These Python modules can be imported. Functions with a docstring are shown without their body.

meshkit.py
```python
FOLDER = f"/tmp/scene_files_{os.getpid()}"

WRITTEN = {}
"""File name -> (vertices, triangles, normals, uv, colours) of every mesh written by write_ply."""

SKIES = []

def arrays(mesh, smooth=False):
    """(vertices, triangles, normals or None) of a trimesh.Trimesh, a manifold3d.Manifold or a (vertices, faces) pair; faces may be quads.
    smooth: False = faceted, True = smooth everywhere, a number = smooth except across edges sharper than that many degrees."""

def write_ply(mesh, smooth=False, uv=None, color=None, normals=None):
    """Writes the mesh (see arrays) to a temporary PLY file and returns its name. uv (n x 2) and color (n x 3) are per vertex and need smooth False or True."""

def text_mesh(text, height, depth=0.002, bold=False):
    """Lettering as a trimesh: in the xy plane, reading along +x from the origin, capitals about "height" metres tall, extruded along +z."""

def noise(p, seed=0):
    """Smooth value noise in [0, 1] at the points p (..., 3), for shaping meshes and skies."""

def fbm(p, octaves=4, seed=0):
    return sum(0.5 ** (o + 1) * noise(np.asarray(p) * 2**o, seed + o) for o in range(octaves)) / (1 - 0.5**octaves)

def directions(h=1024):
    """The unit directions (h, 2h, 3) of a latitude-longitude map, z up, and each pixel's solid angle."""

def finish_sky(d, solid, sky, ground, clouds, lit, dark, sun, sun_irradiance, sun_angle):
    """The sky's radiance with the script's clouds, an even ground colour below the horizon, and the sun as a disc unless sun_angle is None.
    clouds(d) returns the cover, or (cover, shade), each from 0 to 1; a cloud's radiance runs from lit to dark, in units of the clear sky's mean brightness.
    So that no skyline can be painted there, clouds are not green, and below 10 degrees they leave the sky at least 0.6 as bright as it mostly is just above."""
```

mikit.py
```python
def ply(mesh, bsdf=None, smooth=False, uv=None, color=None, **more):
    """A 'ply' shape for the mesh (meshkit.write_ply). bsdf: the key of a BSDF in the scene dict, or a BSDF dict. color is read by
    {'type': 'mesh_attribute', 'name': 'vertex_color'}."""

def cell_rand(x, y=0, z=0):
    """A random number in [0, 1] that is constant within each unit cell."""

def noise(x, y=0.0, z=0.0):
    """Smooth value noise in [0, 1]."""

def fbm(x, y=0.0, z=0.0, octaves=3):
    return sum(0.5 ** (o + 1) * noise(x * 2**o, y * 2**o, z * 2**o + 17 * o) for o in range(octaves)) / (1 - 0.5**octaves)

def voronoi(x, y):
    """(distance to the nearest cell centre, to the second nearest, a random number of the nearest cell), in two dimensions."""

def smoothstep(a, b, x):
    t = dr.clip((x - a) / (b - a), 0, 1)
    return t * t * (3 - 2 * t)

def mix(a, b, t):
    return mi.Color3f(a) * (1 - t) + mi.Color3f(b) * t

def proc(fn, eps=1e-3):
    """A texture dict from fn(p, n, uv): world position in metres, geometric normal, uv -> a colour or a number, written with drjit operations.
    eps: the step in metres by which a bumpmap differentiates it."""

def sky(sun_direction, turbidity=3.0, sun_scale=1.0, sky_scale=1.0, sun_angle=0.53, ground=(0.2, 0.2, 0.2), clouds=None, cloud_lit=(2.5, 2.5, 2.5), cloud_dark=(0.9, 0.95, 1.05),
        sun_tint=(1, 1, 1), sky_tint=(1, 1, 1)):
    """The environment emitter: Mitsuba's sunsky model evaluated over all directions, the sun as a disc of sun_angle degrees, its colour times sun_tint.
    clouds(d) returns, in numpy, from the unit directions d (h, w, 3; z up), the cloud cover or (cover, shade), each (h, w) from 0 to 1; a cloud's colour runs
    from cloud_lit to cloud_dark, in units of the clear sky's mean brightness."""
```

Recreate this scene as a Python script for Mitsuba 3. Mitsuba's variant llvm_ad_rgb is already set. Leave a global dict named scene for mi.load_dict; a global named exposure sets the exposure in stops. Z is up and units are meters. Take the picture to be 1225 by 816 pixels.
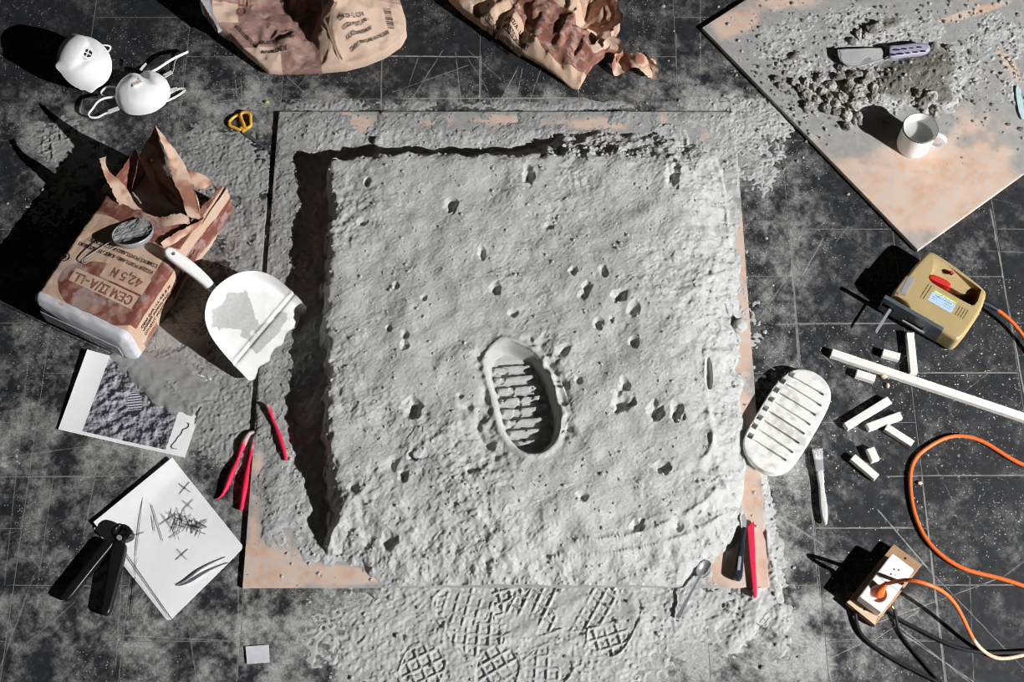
import math, random
import numpy as np, trimesh, shapely, manifold3d as m3
import mapbox_earcut
import drjit as dr, mitsuba as mi
import mikit, meshkit
from mikit import proc, noise, fbm, smoothstep, mix, voronoi, cell_rand
from scipy.spatial import Delaunay, cKDTree
from scipy.interpolate import LinearNDInterpolator
from shapely.geometry import Polygon, LineString, Point

T = mi.ScalarTransform4f
scene, labels = {}, {}
# ---------------------------------------------------------------- camera, light, exposure
CAM_H, TILT, FOC, W, H = 3.145, math.radians(24.26), 1770.0, 1225, 816
CAM = np.array([0, 0, CAM_H])
FWD = np.array([0, math.sin(TILT), -math.cos(TILT)])
UPV = np.array([0, math.cos(TILT), math.sin(TILT)])
scene['camera'] = {'type': 'perspective', 'fov': math.degrees(2 * math.atan(W / 2 / FOC)), 'fov_axis': 'x', 'near_clip': 0.05, 'far_clip': 50.0,
                   'to_world': T().look_at(origin=CAM.tolist(), target=(CAM + FWD).tolist(), up=UPV.tolist())}
# one hard studio lamp, far to the right and low, and the faint even light of the room
LAMP = np.array([5.11, -1.51, 3.77])
scene['studio_lamp_light'] = {'type': 'point', 'position': LAMP.tolist(), 'intensity': {'type': 'rgb', 'value': [264.0, 263.0, 262.0]}}
scene['room_light'] = {'type': 'constant', 'radiance': {'type': 'rgb', 'value': [0.013, 0.0125, 0.012]}}
exposure = 0.0


def at(p, z=0.0):
    """The place at height z that stands at point p of the photograph."""
    p = np.atleast_2d(np.asarray(p, float))
    d = FWD + np.outer((p[:, 0] - W / 2) / FOC, [1, 0, 0]) - np.outer((p[:, 1] - H / 2) / FOC, UPV)
    t = (np.broadcast_to(z, len(p)) - CAM_H) / d[:, 2]
    q = CAM + d * t[:, None]
    return q if len(q) > 1 else q[0]


def on_plane(p, o, n):
    p = np.atleast_2d(np.asarray(p, float))
    d = FWD + np.outer((p[:, 0] - W / 2) / FOC, [1, 0, 0]) - np.outer((p[:, 1] - H / 2) / FOC, UPV)
    t = ((np.asarray(o) - CAM) @ n) / (d @ n)
    return CAM + d * t[:, None]


# ---------------------------------------------------------------- scene helpers
def put(key, mesh, mat, smooth=False, parent=None, uv=None, color=None, label=None):
    base = (parent + '__' if parent else '') + key
    k, i = base, 0
    while k in scene or any(s.startswith(k + '__') for s in scene):
        i += 1
        k = f'{base}_{i:03d}'
    scene[k] = mikit.ply(mesh, mat, smooth=smooth, uv=uv, color=color)
    if label:
        labels[k] = {'label': label}
    return k


NAMES = {}


def thing(name, label, cat, group=None, kind=None):
    n = NAMES.get(name, 0)
    NAMES[name] = n + 1
    k = name if n == 0 else f'{name}_{n:03d}'
    labels[k] = {'label': label, 'category': cat}
    if group: labels[k]['group'] = group
    if kind: labels[k]['kind'] = kind
    return k


def single(name, mesh, mat, label, cat, group=None, kind=None, **k):
    key = thing(name, label, cat, group, kind)
    scene[key] = mikit.ply(mesh, mat, **k)
    return key


def cat(ms):
    ms = [trimesh.Trimesh(*as_vf(m), process=False) for m in ms]
    return trimesh.util.concatenate(ms)


def as_vf(m):
    if hasattr(m, 'to_mesh'):
        q = m.to_mesh()
        return np.array(q.vert_properties[:, :3], float), np.array(q.tri_verts, int)
    if isinstance(m, (tuple, list)):
        v, f = np.asarray(m[0], float), np.asarray(m[1], int)
        if f.shape[1] == 4: f = np.vstack([f[:, [0, 1, 2]], f[:, [0, 2, 3]]])
        return v, f
    return np.array(m.vertices), np.array(m.faces)


def moved(m, fn):
    v, f = as_vf(m)
    return trimesh.Trimesh(fn(v), f, process=False)


def earcut(pts):
    return np.asarray(mapbox_earcut.triangulate_float64(np.ascontiguousarray(pts, dtype=np.float64), np.array([len(pts)], dtype=np.uint32))).reshape(-1, 3)


def ccw(p):
    p = np.asarray(p, float)
    a = np.sum(p[:, 0] * np.roll(p[:, 1], -1) - p[:, 1] * np.roll(p[:, 0], -1))
    return p if a > 0 else p[::-1]


def chaikin(p, n=2, closed=True):
    p = np.asarray(p, float)
    for _ in range(n):
        q = np.roll(p, -1, 0)
        if closed:
            p = np.stack([.75 * p + .25 * q, .25 * p + .75 * q], 1).reshape(-1, p.shape[1])
        else:
            a, b = p[:-1], p[1:]
            p = np.vstack([p[:1], np.stack([.75 * a + .25 * b, .25 * a + .75 * b], 1).reshape(-1, p.shape[1]), p[-1:]])
    return p


def prism(pts, z0, z1, r=0.0, steps=3, rb=None):
    """A slab of this outline with rounded edges of radius r at the top (and rb at the bottom)."""
    p = ccw(pts)
    e0, e1 = p - np.roll(p, 1, 0), np.roll(p, -1, 0) - p
    n0 = np.stack([-e0[:, 1], e0[:, 0]], 1) / (np.linalg.norm(e0, axis=1, keepdims=True) + 1e-12)
    n1 = np.stack([-e1[:, 1], e1[:, 0]], 1) / (np.linalg.norm(e1, axis=1, keepdims=True) + 1e-12)
    n = n0 + n1
    n = n / np.maximum(np.linalg.norm(n, axis=1, keepdims=True), .35)
    n = n / np.maximum((n * n0).sum(1, keepdims=True), .5)
    rb = r if rb is None else rb
    rings = []
    if rb > 0:
        rings += [(rb * (1 - math.sin(a)), z0 + rb * (1 - math.cos(a))) for a in np.linspace(0, math.pi / 2, steps)]
    else:
        rings.append((0, z0))
    if r > 0:
        rings += [(r * (1 - math.cos(a)), z1 - r * (1 - math.sin(a))) for a in np.linspace(0, math.pi / 2, steps)]
    else:
        rings.append((0, z1))
    V = np.vstack([np.column_stack([p + n * o, np.full(len(p), z)]) for o, z in rings])
    N, F = len(p), []
    i = np.arange(N)
    for k in range(len(rings) - 1):
        a, b = k * N + i, k * N + (i + 1) % N
        F += [np.stack([a, b, b + N], 1), np.stack([a, b + N, a + N], 1)]
    t = earcut(p)
    F += [t[:, ::-1], t + (len(rings) - 1) * N]
    m = trimesh.Trimesh(V, np.vstack(F), process=False)
    return m


def tube(pts, rad, sides=10, n=None, cap=True):
    p = np.asarray(pts, float)
    if n:
        from scipy.interpolate import CubicSpline
        s = np.r_[0, np.cumsum(np.linalg.norm(np.diff(p, axis=0), axis=1))]
        q = np.linspace(0, s[-1], n)
        rr = np.interp(q, s, rad) if np.ndim(rad) else rad
        p, rad = CubicSpline(s, p)(q), rr
    v, f = [], []
    t = np.gradient(p, axis=0)
    t /= np.linalg.norm(t, axis=1, keepdims=True) + 1e-12
    ref = np.array([0, 0, 1.0]) if abs(t[0, 2]) < .9 else np.array([1.0, 0, 0])
    a = np.cross(t[0], ref); a /= np.linalg.norm(a)
    rad = np.broadcast_to(rad, (len(p),))
    ang = np.arange(sides) * 2 * np.pi / sides
    for k in range(len(p)):
        a = a - t[k] * (a @ t[k]); a /= np.linalg.norm(a)
        b = np.cross(t[k], a)
        v.append(p[k] + rad[k] * (np.cos(ang)[:, None] * a + np.sin(ang)[:, None] * b))
    i, N = np.arange(sides), sides
    for k in range(len(p) - 1):
        A, B = k * N + i, k * N + (i + 1) % N
        f += [np.stack([A, B, B + N], 1), np.stack([A, B + N, A + N], 1)]
    V = np.vstack(v)
    if cap:
        V = np.vstack([V, p[0], p[-1]])
        f += [np.stack([(i + 1) % N, i, np.full(N, len(V) - 2)], 1), np.stack([(len(p) - 1) * N + i, (len(p) - 1) * N + (i + 1) % N, np.full(N, len(V) - 1)], 1)]
    return trimesh.Trimesh(V, np.vstack(f), process=False)


def ribbon(pts, widthdir, w, t=0.0012):
    """A flat strap along pts; widthdir per point (or one), w wide and t thick."""
    p = np.asarray(pts, float)
    wd = np.broadcast_to(np.asarray(widthdir, float), p.shape).copy()
    tg = np.gradient(p, axis=0); tg /= np.linalg.norm(tg, axis=1, keepdims=True) + 1e-12
    wd -= tg * (wd * tg).sum(1, keepdims=True); wd /= np.linalg.norm(wd, axis=1, keepdims=True) + 1e-12
    nn = np.cross(tg, wd)
    w = np.broadcast_to(w, (len(p),))[:, None]
    V = np.stack([p - wd * w / 2 - nn * t / 2, p + wd * w / 2 - nn * t / 2, p + wd * w / 2 + nn * t / 2, p - wd * w / 2 + nn * t / 2], 1).reshape(-1, 3)
    F = []
    for k in range(len(p) - 1):
        for j in range(4):
            a, b = k * 4 + j, k * 4 + (j + 1) % 4
            F += [[a, b, b + 4], [a, b + 4, a + 4]]
    e = (len(p) - 1) * 4
    F += [[0, 2, 1], [0, 3, 2], [e, e + 1, e + 2], [e, e + 2, e + 3]]
    return trimesh.Trimesh(V, np.array(F), process=False)


def spline(pts, n):
    from scipy.interpolate import CubicSpline
    p = np.asarray(pts, float)
    s = np.r_[0, np.cumsum(np.linalg.norm(np.diff(p, axis=0), axis=1))]
    return CubicSpline(s, p)(np.linspace(0, s[-1], n))


def grid_faces(nu, nv):
    i, j = np.meshgrid(np.arange(nu - 1), np.arange(nv - 1), indexing='ij')
    a = (i * nv + j).ravel()
    return np.vstack([np.stack([a, a + nv, a + nv + 1], 1), np.stack([a, a + nv + 1, a + 1], 1)])


def upward(m):
    n = m.face_normals
    if n[:, 2].sum() < 0: m.invert()
    return m


def box_between(a, b, w, h, z0, bev=0.0006, z0b=None):
    """A square bar lying from a to b (both (x, y)), w wide, its underside at z0."""
    a, b = np.asarray(a[:2], float), np.asarray(b[:2], float)
    L = np.linalg.norm(b - a); u = (b - a) / L; v = np.array([-u[1], u[0]])
    m = prism(np.array([[0, -w / 2], [L, -w / 2], [L, w / 2], [0, w / 2]]), 0, h, bev, 2)
    sl = 0 if z0b is None else (z0b - z0) / L
    return moved(m, lambda q: np.column_stack([a[0] + q[:, 0] * u[0] + q[:, 1] * v[0], a[1] + q[:, 0] * u[1] + q[:, 1] * v[1], z0 + q[:, 2] + q[:, 0] * sl]))


def frame(p0, p1, z=0.0):
    """Local frame on the plane z: x from p0 towards p1 (points of the photograph), y to its left. Gives f(v) -> world and the length."""
    a, b = at(p0, z), at(p1, z)
    d = (b - a)[:2]; L = np.linalg.norm(d); u = d / L; v = np.array([-u[1], u[0]])
    def f(q):
        q = np.asarray(q, float)
        return np.column_stack([a[0] + q[:, 0] * u[0] + q[:, 1] * v[0], a[1] + q[:, 0] * u[1] + q[:, 1] * v[1], q[:, 2] if q.shape[1] > 2 else np.full(len(q), z)])
    f.inv = lambda p, zz=z: np.column_stack([(np.atleast_2d(at(p, zz))[:, :2] - a[:2]) @ u, (np.atleast_2d(at(p, zz))[:, :2] - a[:2]) @ v])
    f.L = L
    return f


def rgb(r, g, b): return {'type': 'rgb', 'value': [r, g, b]}


def mat(key, col, rough=.6, spec=.3, **k):
    c = col if isinstance(col, dict) else rgb(*col)
    scene[key] = {'type': 'twosided', 'bsdf': {'type': 'principled', 'base_color': c, 'roughness': rough, 'specular': spec, **k}}
    return key


# ---------------------------------------------------------------- where the dust lies
def blobs(rows):
    out = []
    for (x, y, rx, ry, a, amp) in rows:
        c = at((x, y)); s = 1 / 500.0
        out.append((c[0], c[1], rx * s, ry * s / .9, math.radians(a), amp))
    return out


def dens(x, y, bl, exp):
    t = 0
    for (cx, cy, rx, ry, a, amp) in bl:
        ca, sa = math.cos(a), math.sin(a)
        u, v = ((x - cx) * ca + (y - cy) * sa) / rx, (-(x - cx) * sa + (y - cy) * ca) / ry
        t = t + amp * exp(-(u * u + v * v))
    return t


THICK = blobs([  # drifts of cement dust deep enough to stand proud of the floor
    (600, 752, 150, 62, 0, 1.3), (480, 740, 90, 60, 0, .8), (720, 735, 75, 50, 0, 1.0), (560, 815, 110, 40, 0, .9), (690, 800, 60, 45, 0, .7),
    (905, 740, 50, 38, -20, .9), (815, 722, 40, 20, 0, .6), (926, 680, 14, 70, 0, .8), (908, 610, 12, 60, 0, .7), (903, 380, 14, 60, 0, .5),
    (255, 190, 55, 60, 0, .9), (295, 260, 45, 75, 0, 1.0), (320, 370, 30, 60, 0, .6), (228, 462, 75, 38, -18, 1.25), (285, 510, 45, 60, 0, .9),
    (80, 175, 52, 38, -35, 1.0), (70, 250, 42, 26, 0, .7), (870, 150, 70, 45, 0, .9), (905, 200, 40, 45, 0, .6), (600, 126, 260, 9, 0, .7), (400, 128, 70, 12, 0, .5),
    (225, 540, 30, 30, 0, .4), (930, 140, 35, 20, 0, .5), (10, 545, 22, 30, 0, .6)])
THIN = blobs([  # the grey film on the black tiles
    (600, 750, 230, 90, 0, 1.0), (600, 830, 200, 60, 0, .6), (255, 330, 85, 230, 0, .85), (215, 470, 100, 60, -15, .7), (100, 560, 170, 180, 0, .27), (150, 750, 220, 120, 0, .27), (340, 770, 80, 50, 0, .25),
    (80, 175, 75, 55, -30, .7), (60, 160, 130, 90, 0, .15), (20, 480, 60, 90, 0, .30), (880, 150, 90, 70, 0, .95), (925, 300, 35, 110, 0, .45), (935, 640, 40, 150, 0, .5), (1010, 740, 90, 60, 20, .35),
    (960, 520, 70, 90, 0, .25), (1030, 430, 60, 70, 0, .15), (1175, 300, 50, 20, 30, .3), (960, 270, 50, 30, 0, .3), (600, 122, 300, 22, 0, .45), (770, 70, 50, 60, 0, .25), (430, 110, 110, 40, 0, .2),
    (300, 120, 80, 40, 0, .25), (880, 770, 100, 45, 0, .55), (1130, 620, 60, 60, 0, .06), (1090, 390, 200, 60, 0, -.06), (1160, 560, 100, 120, 0, -.05), (60, 60, 160, 60, 0, -.03), (300, 640, 20, 120, 0, .25)])

# ---------------------------------------------------------------- materials
random.seed(7)
SCR = []   # scratches on the tiles: (x0, y0, x1, y1, half width, strength)
for x0, y0, x1, y1, w, s in [
    (457, 62, 456, 134, 1.0, .7), (575, 66, 574, 134, 1.6, .8), (460, 67, 575, 68, 1.2, .8), (480, 118, 700, 117, 1.0, .7), (530, 60, 485, 130, .8, .5), (560, 78, 470, 110, .8, .5),
    (545, 62, 552, 130, .8, .5), (500, 70, 480, 128, .8, .4), (600, 96, 560, 60, .7, .4), (620, 80, 600, 118, .9, .6), (650, 75, 632, 125, .8, .5), (625, 82, 616, 128, .8, .5), (585, 110, 560, 70, .7, .4),
    (281, 95, 287, 140, .8, .6), (288, 95, 290, 132, .8, .6), (255, 108, 290, 106, .7, .6), (255, 122, 300, 118, .7, .6), (220, 70, 212, 180, .7, .3), (340, 88, 365, 112, .7, .5), (372, 84, 350, 112, .7, .4),
    (1185, 250, 1225, 470, 1.1, .7), (1157, 331, 1200, 331, .8, .6), (945, 275, 956, 440, 1.8, .5), (930, 388, 1080, 387, 1.0, .55), (960, 330, 985, 285, .9, .6), (905, 385, 945, 328, .7, .45), (1105, 446, 1217, 446, .8, .6),
    (1060, 570, 1225, 568, .9, .6), (968, 570, 988, 816, 1.0, .5), (1103, 570, 1131, 816, 1.2, .65), (975, 632, 1100, 631, .9, .6), (1050, 610, 1110, 680, 1.0, .8), (1110, 680, 1225, 800, .7, .5), (1050, 745, 1200, 690, .7, .6), (1200, 690, 1225, 672, .6, .4),
    (930, 617, 985, 652, 1.6, .5), (1075, 755, 1165, 816, 1.0, .7), (1070, 745, 1160, 816, .8, .5), (1113, 700, 1225, 700, .8, .6), (1160, 690, 1165, 816, .6, .4), (990, 765, 1110, 766, .7, .4), (905, 800, 1000, 795, .9, .5), (935, 816, 1030, 770, .8, .5),
    (948, 668, 1110, 671, .7, .3), (1040, 770, 1100, 730, .7, .5), (932, 790, 936, 816, .7, .5), (975, 720, 995, 816, .8, .4), (1120, 400, 1160, 392, .6, .4), (1180, 300, 1225, 302, .7, .4), (1140, 480, 1190, 440, .6, .3),
    (0, 548, 120, 532, .8, .4), (0, 571, 145, 570, .8, .5), (35, 420, 5, 700, .8, .35), (118, 550, 100, 640, .8, .4), (40, 690, 0, 800, .8, .4), (65, 560, 45, 700, .7, .35), (10, 700, 150, 702, .7, .4), (140, 760, 300, 768, .8, .45), (225, 745, 235, 816, .7, .4),
    (148, 660, 138, 800, .8, .35), (180, 700, 120, 780, .6, .3), (285, 700, 285, 770, .9, .5), (20, 780, 90, 720, .6, .3), (5, 640, 120, 610, .6, .25), (1140, 600, 1120, 560, .5, .3), (1115, 320, 1130, 340, .7, .4), (1010, 60, 1012, 70, .5, .2),
    (838, 0, 838, 90, .9, .35), (700, 117, 702, 134, .8, .4), (809, 40, 809, 80, .8, .5), (1000, 290, 1015, 270, .7, .4), (985, 425, 1000, 440, .8, .5), (1030, 405, 1050, 440, .7, .25)]:
    a, b = at((x0, y0)), at((x1, y1))
    SCR.append((a[0], a[1], b[0], b[1], w / 500., s))
rs = np.random.RandomState(3)
for _ in range(46):
    c = np.array([rs.uniform(-1.3, 1.3), rs.uniform(.5, 2.4)]); an = rs.uniform(0, math.pi); L = rs.uniform(.04, .16)
    SCR.append((c[0], c[1], c[0] + L * math.cos(an), c[1] + L * math.sin(an), rs.uniform(.0005, .0010), rs.uniform(.2, .5)))


def floor_col(p, n, uv):
    x, y = p.x, p.y
    f1, f2, f3 = fbm(x * 20, y * 20, 0, 4), fbm(x * 85 + 5, y * 85, 3, 3), noise(x * 330, y * 330, 1)
    d = dens(x, y, THIN, dr.exp)
    tile = cell_rand(dr.floor((x - .669) * 4), dr.floor((y - .714) * 4), 5)
    a = .06 + .62 * d + (f1 - .5) * (.55 + .9 * d) + (f2 - .5) * (.30 + .5 * d) + .12 * (f3 - .5) + .06 * (tile - .5)
    a = smoothstep(.02, .95, a)
    s = mi.Float(0)
    wob = (f2 - .5) * .002
    for (x0, y0, x1, y1, w, st) in SCR:
        L = math.hypot(x1 - x0, y1 - y0); ux, uy = (x1 - x0) / L, (y1 - y0) / L
        t = (x - x0) * ux + (y - y0) * uy
        q = dr.abs(-(x - x0) * uy + (y - y0) * ux + wob)
        s = dr.maximum(s, st * smoothstep(w * 1.1, w * .3, q) * smoothstep(-.004, .004, t) * smoothstep(L + .004, L - .004, t))
    s = s * (.35 + .65 * smoothstep(.25, .55, noise(x * 90, y * 90, 7) * .6 + f1 * .5))
    v1, v2, vr = voronoi(x * 150, y * 150)
    sp = dr.select(vr > .86, smoothstep(.22, .12, v1), 0.0) * smoothstep(.42, .6, fbm(x * 9 + 31, y * 9, 2, 2))
    base = mix([.012, .0135, .017], [.030, .031, .033], f2)
    c = mix(base, mi.Color3f(.37, .37, .36) * (.8 + .4 * f3), a)
    c = mix(c, [.40, .395, .37], s * .9)
    return mix(c, [.55, .54, .51], sp * .8)


def floor_rough(p, n, uv):
    return .42 + .4 * fbm(p.x * 9, p.y * 9, 0, 3)


scene['tile_black'] = {'type': 'twosided', 'bsdf': {'type': 'principled', 'base_color': proc(floor_col), 'roughness': .62, 'specular': .35}}
mat('joint_filler', (.20, .195, .18), .95, .1)


DARKER_DUST = blobs([(255, 330, 75, 260, 0, 1.2), (330, 400, 25, 320, 0, 1.0), (225, 470, 90, 70, 0, 1.0), (85, 200, 90, 80, 0, 1.2), (600, 145, 330, 26, 0, .9), (600, 122, 300, 16, 0, .6), (930, 650, 30, 120, 0, .4)])  # regions of darker dust colour, mostly left floor and left and top margins


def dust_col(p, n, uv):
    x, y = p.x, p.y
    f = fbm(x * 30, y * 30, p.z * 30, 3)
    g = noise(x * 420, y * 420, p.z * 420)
    darker = smoothstep(.3, .8, dens(x, y, DARKER_DUST, dr.exp) + .5 * (f - .5))
    return mix([.415, .418, .412], [.285, .286, .280], darker) * (.82 + .26 * f + .14 * g)


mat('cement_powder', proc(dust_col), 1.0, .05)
WET = blobs([(1085, 95, 45, 26, 0, 1.3), (1050, 108, 36, 14, -20, .7), (1120, 75, 30, 22, 0, .7), (1062, 32, 30, 14, 20, .6), (1125, 120, 18, 12, 0, .7), (985, 112, 40, 18, -35, .5)])
BARE2 = blobs([(1110, 245, 150, 60, 0, 1.0), (1000, 170, 40, 50, 0, .35), (880, 30, 40, 22, 30, .9), (940, 5, 40, 12, 0, .8), (1165, 18, 50, 5, 18, 1.2), (1180, 170, 40, 60, 0, .5), (1120, 200, 60, 30, 0, .6), (1170, 5, 30, 12, 0, .5), (1203, 75, 8, 30, 20, .8)])


def dust2_col(p, n, uv):
    f = fbm(p.x * 30, p.y * 30, p.z * 30, 3)
    w = smoothstep(.35, .75, dens(p.x, p.y, WET, dr.exp) + (f - .5) * .7)
    return mix(mi.Color3f(.41, .41, .40) * (.8 + .4 * f), mi.Color3f(.15, .147, .128) * (.7 + .6 * f), w)


mat('cement_damp_powder', proc(dust2_col), 1.0, .08)


def clod_col(p, n, uv):
    f = fbm(p.x * 60, p.y * 60, p.z * 60, 3)
    return mix([.17, .165, .145], [.42, .415, .39], smoothstep(.35, .7, f))


mat('cement_clod_grey', proc(clod_col), 1.0, .08)
BARE1 = blobs([(420, 150, 30, 14, 0, .9), (510, 150, 40, 10, 0, .5), (600, 146, 60, 10, 0, .75), (720, 150, 70, 10, 0, .6), (845, 165, 20, 14, 0, .5), (320, 680, 40, 24, 0, 1.1), (400, 690, 60, 12, 0, .9),
               (500, 695, 60, 8, 0, .5), (305, 640, 10, 60, 0, .7), (885, 300, 10, 45, 0, .9), (884, 395, 16, 60, 0, 1.0), (888, 520, 20, 50, 0, 1.0), (880, 600, 24, 40, 0, .8), (880, 680, 50, 28, 0, 1.0), (905, 640, 12, 60, 0, .9), (310, 560, 8, 40, 0, .3)])


def board_fn(bare, seed):
    def fn(p, n, uv):
        x, y = p.x, p.y
        f = fbm(x * 16 + seed, y * 16, 0, 4); g = fbm(x * 90, y * 90, seed, 2); st = fbm(x * 22 + y * 9, y * 30 - x * 12, seed, 4)
        b = smoothstep(.25, .70, dens(x, y, bare, dr.exp) + 1.0 * (f - .5) + .35 * (st - .5))
        tan = mix([.56, .36, .25], [.62, .47, .38], smoothstep(.25, .6, .5 * st + .5 * f))
        tan = mix(tan, [.54, .49, .45], smoothstep(.40, .75, g) * .6)
        return mix(mi.Color3f(.33, .328, .318) * (.85 + .3 * g), tan, b)
    return fn


mat('fibreboard_tan', proc(board_fn(BARE1, 3)), .9, .12)
mat('fibreboard_pink', proc(board_fn(BARE2, 11)), .9, .12)
mat('white_plastic', (.80, .80, .79), .35, .5)
mat('white_paper', (.88, .88, .88), .8, .2)
mat('white_fleece', (.82, .82, .83), .95, .1)
mat('grey_elastic', (.62, .62, .58), .9, .1)
mat('black_steel', (.009, .009, .010), .32, .5)
mat('bright_steel', (.58, .59, .62), .32, .5, metallic=.45)
mat('dull_steel', (.36, .37, .39), .45, .5, metallic=.3)
mat('slate_steel', (.10, .12, .135), .4, .5, metallic=.2)
mat('black_ink', (.012, .012, .013), .7, .2)
mat('black_rubber', (.016, .016, .017), .55, .35)
mat('red_plastic', (.72, .03, .08), .35, .45)
mat('signal_red', (.62, .04, .03), .3, .5)
mat('yellow_plastic', (.75, .40, .05), .35, .5)
mat('ochre_plastic', (.43, .325, .16), .33, .5)
mat('orange_rubber', (.78, .16, .04), .42, .4)
mat('navy_plastic', (.012, .016, .028), .4, .5)
mat('tape_blue', (.43, .58, .74), .5, .4)
mat('label_green', (.42, .52, .10), .5, .4)
mat('cement_water', (.36, .37, .34), .12, .5)
mat('spoon_steel', (.66, .67, .70), .2, .5, metallic=.75)
mat('sky_blue_paint', (.48, .64, .68), .6, .3)
mat('brass', (.70, .45, .16), .3, .5, metallic=1.0)
mat('black_band', (.02, .018, .018), .25, .5)
mat('clear_guard', (.30, .22, .15), .2, .6)
mat('lavender_grip', (.33, .32, .42), .5, .35)


def plaster_fn(p, n, uv):
    f = fbm(p.x * 45, p.y * 45, p.z * 45, 4)
    return mix([.56, .555, .53], [.78, .775, .75], smoothstep(.3, .55, f))


mat('white_plaster', proc(plaster_fn), .85, .2)
mat('cream_wood', proc(lambda p, n, uv: mix([.74, .72, .66], [.82, .81, .77], fbm(p.x * 30, p.y * 30, p.z * 30, 3))), .7, .25)
mat('raw_wood', proc(lambda p, n, uv: mix([.30, .175, .10], [.44, .29, .18], fbm((p.x + p.y) * 20, (p.y - p.x) * 4, p.z * 60, 3))), .75, .2)
mat('pale_wood', proc(lambda p, n, uv: mix([.62, .45, .30], [.70, .54, .40], fbm((p.x + p.y) * 40, (p.y - p.x) * 6, p.z * 60, 3))), .75, .2)


def rod_fn(p, n, uv):
    f = fbm(p.x * 40, p.y * 40, p.z * 40, 3)
    return mix([.72, .02, .07], [.50, .36, .36], smoothstep(.52, .75, f + uv.y))


mat('dusty_red', proc(rod_fn), .5, .3)


def pan_fn(p, n, uv):
    f = fbm(uv.x * 28, uv.y * 28, 0, 4); g = noise(p.x * 300, p.y * 300, p.z * 300)
    m = dr.exp(-(dr.square((uv.x - .115) / .075) + dr.square(uv.y / .065)))
    m = m + .55 * dr.exp(-(dr.square((uv.x - .03) / .02) + dr.square(uv.y / .11))) - .15
    return mix([.74, .74, .735], mi.Color3f(.43, .43, .42) * (.88 + .2 * g), smoothstep(.38, .46, m * .9 + (f - .5) * 1.0) * .9)


mat('dusty_white_plastic', proc(pan_fn), .5, .35)


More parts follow.
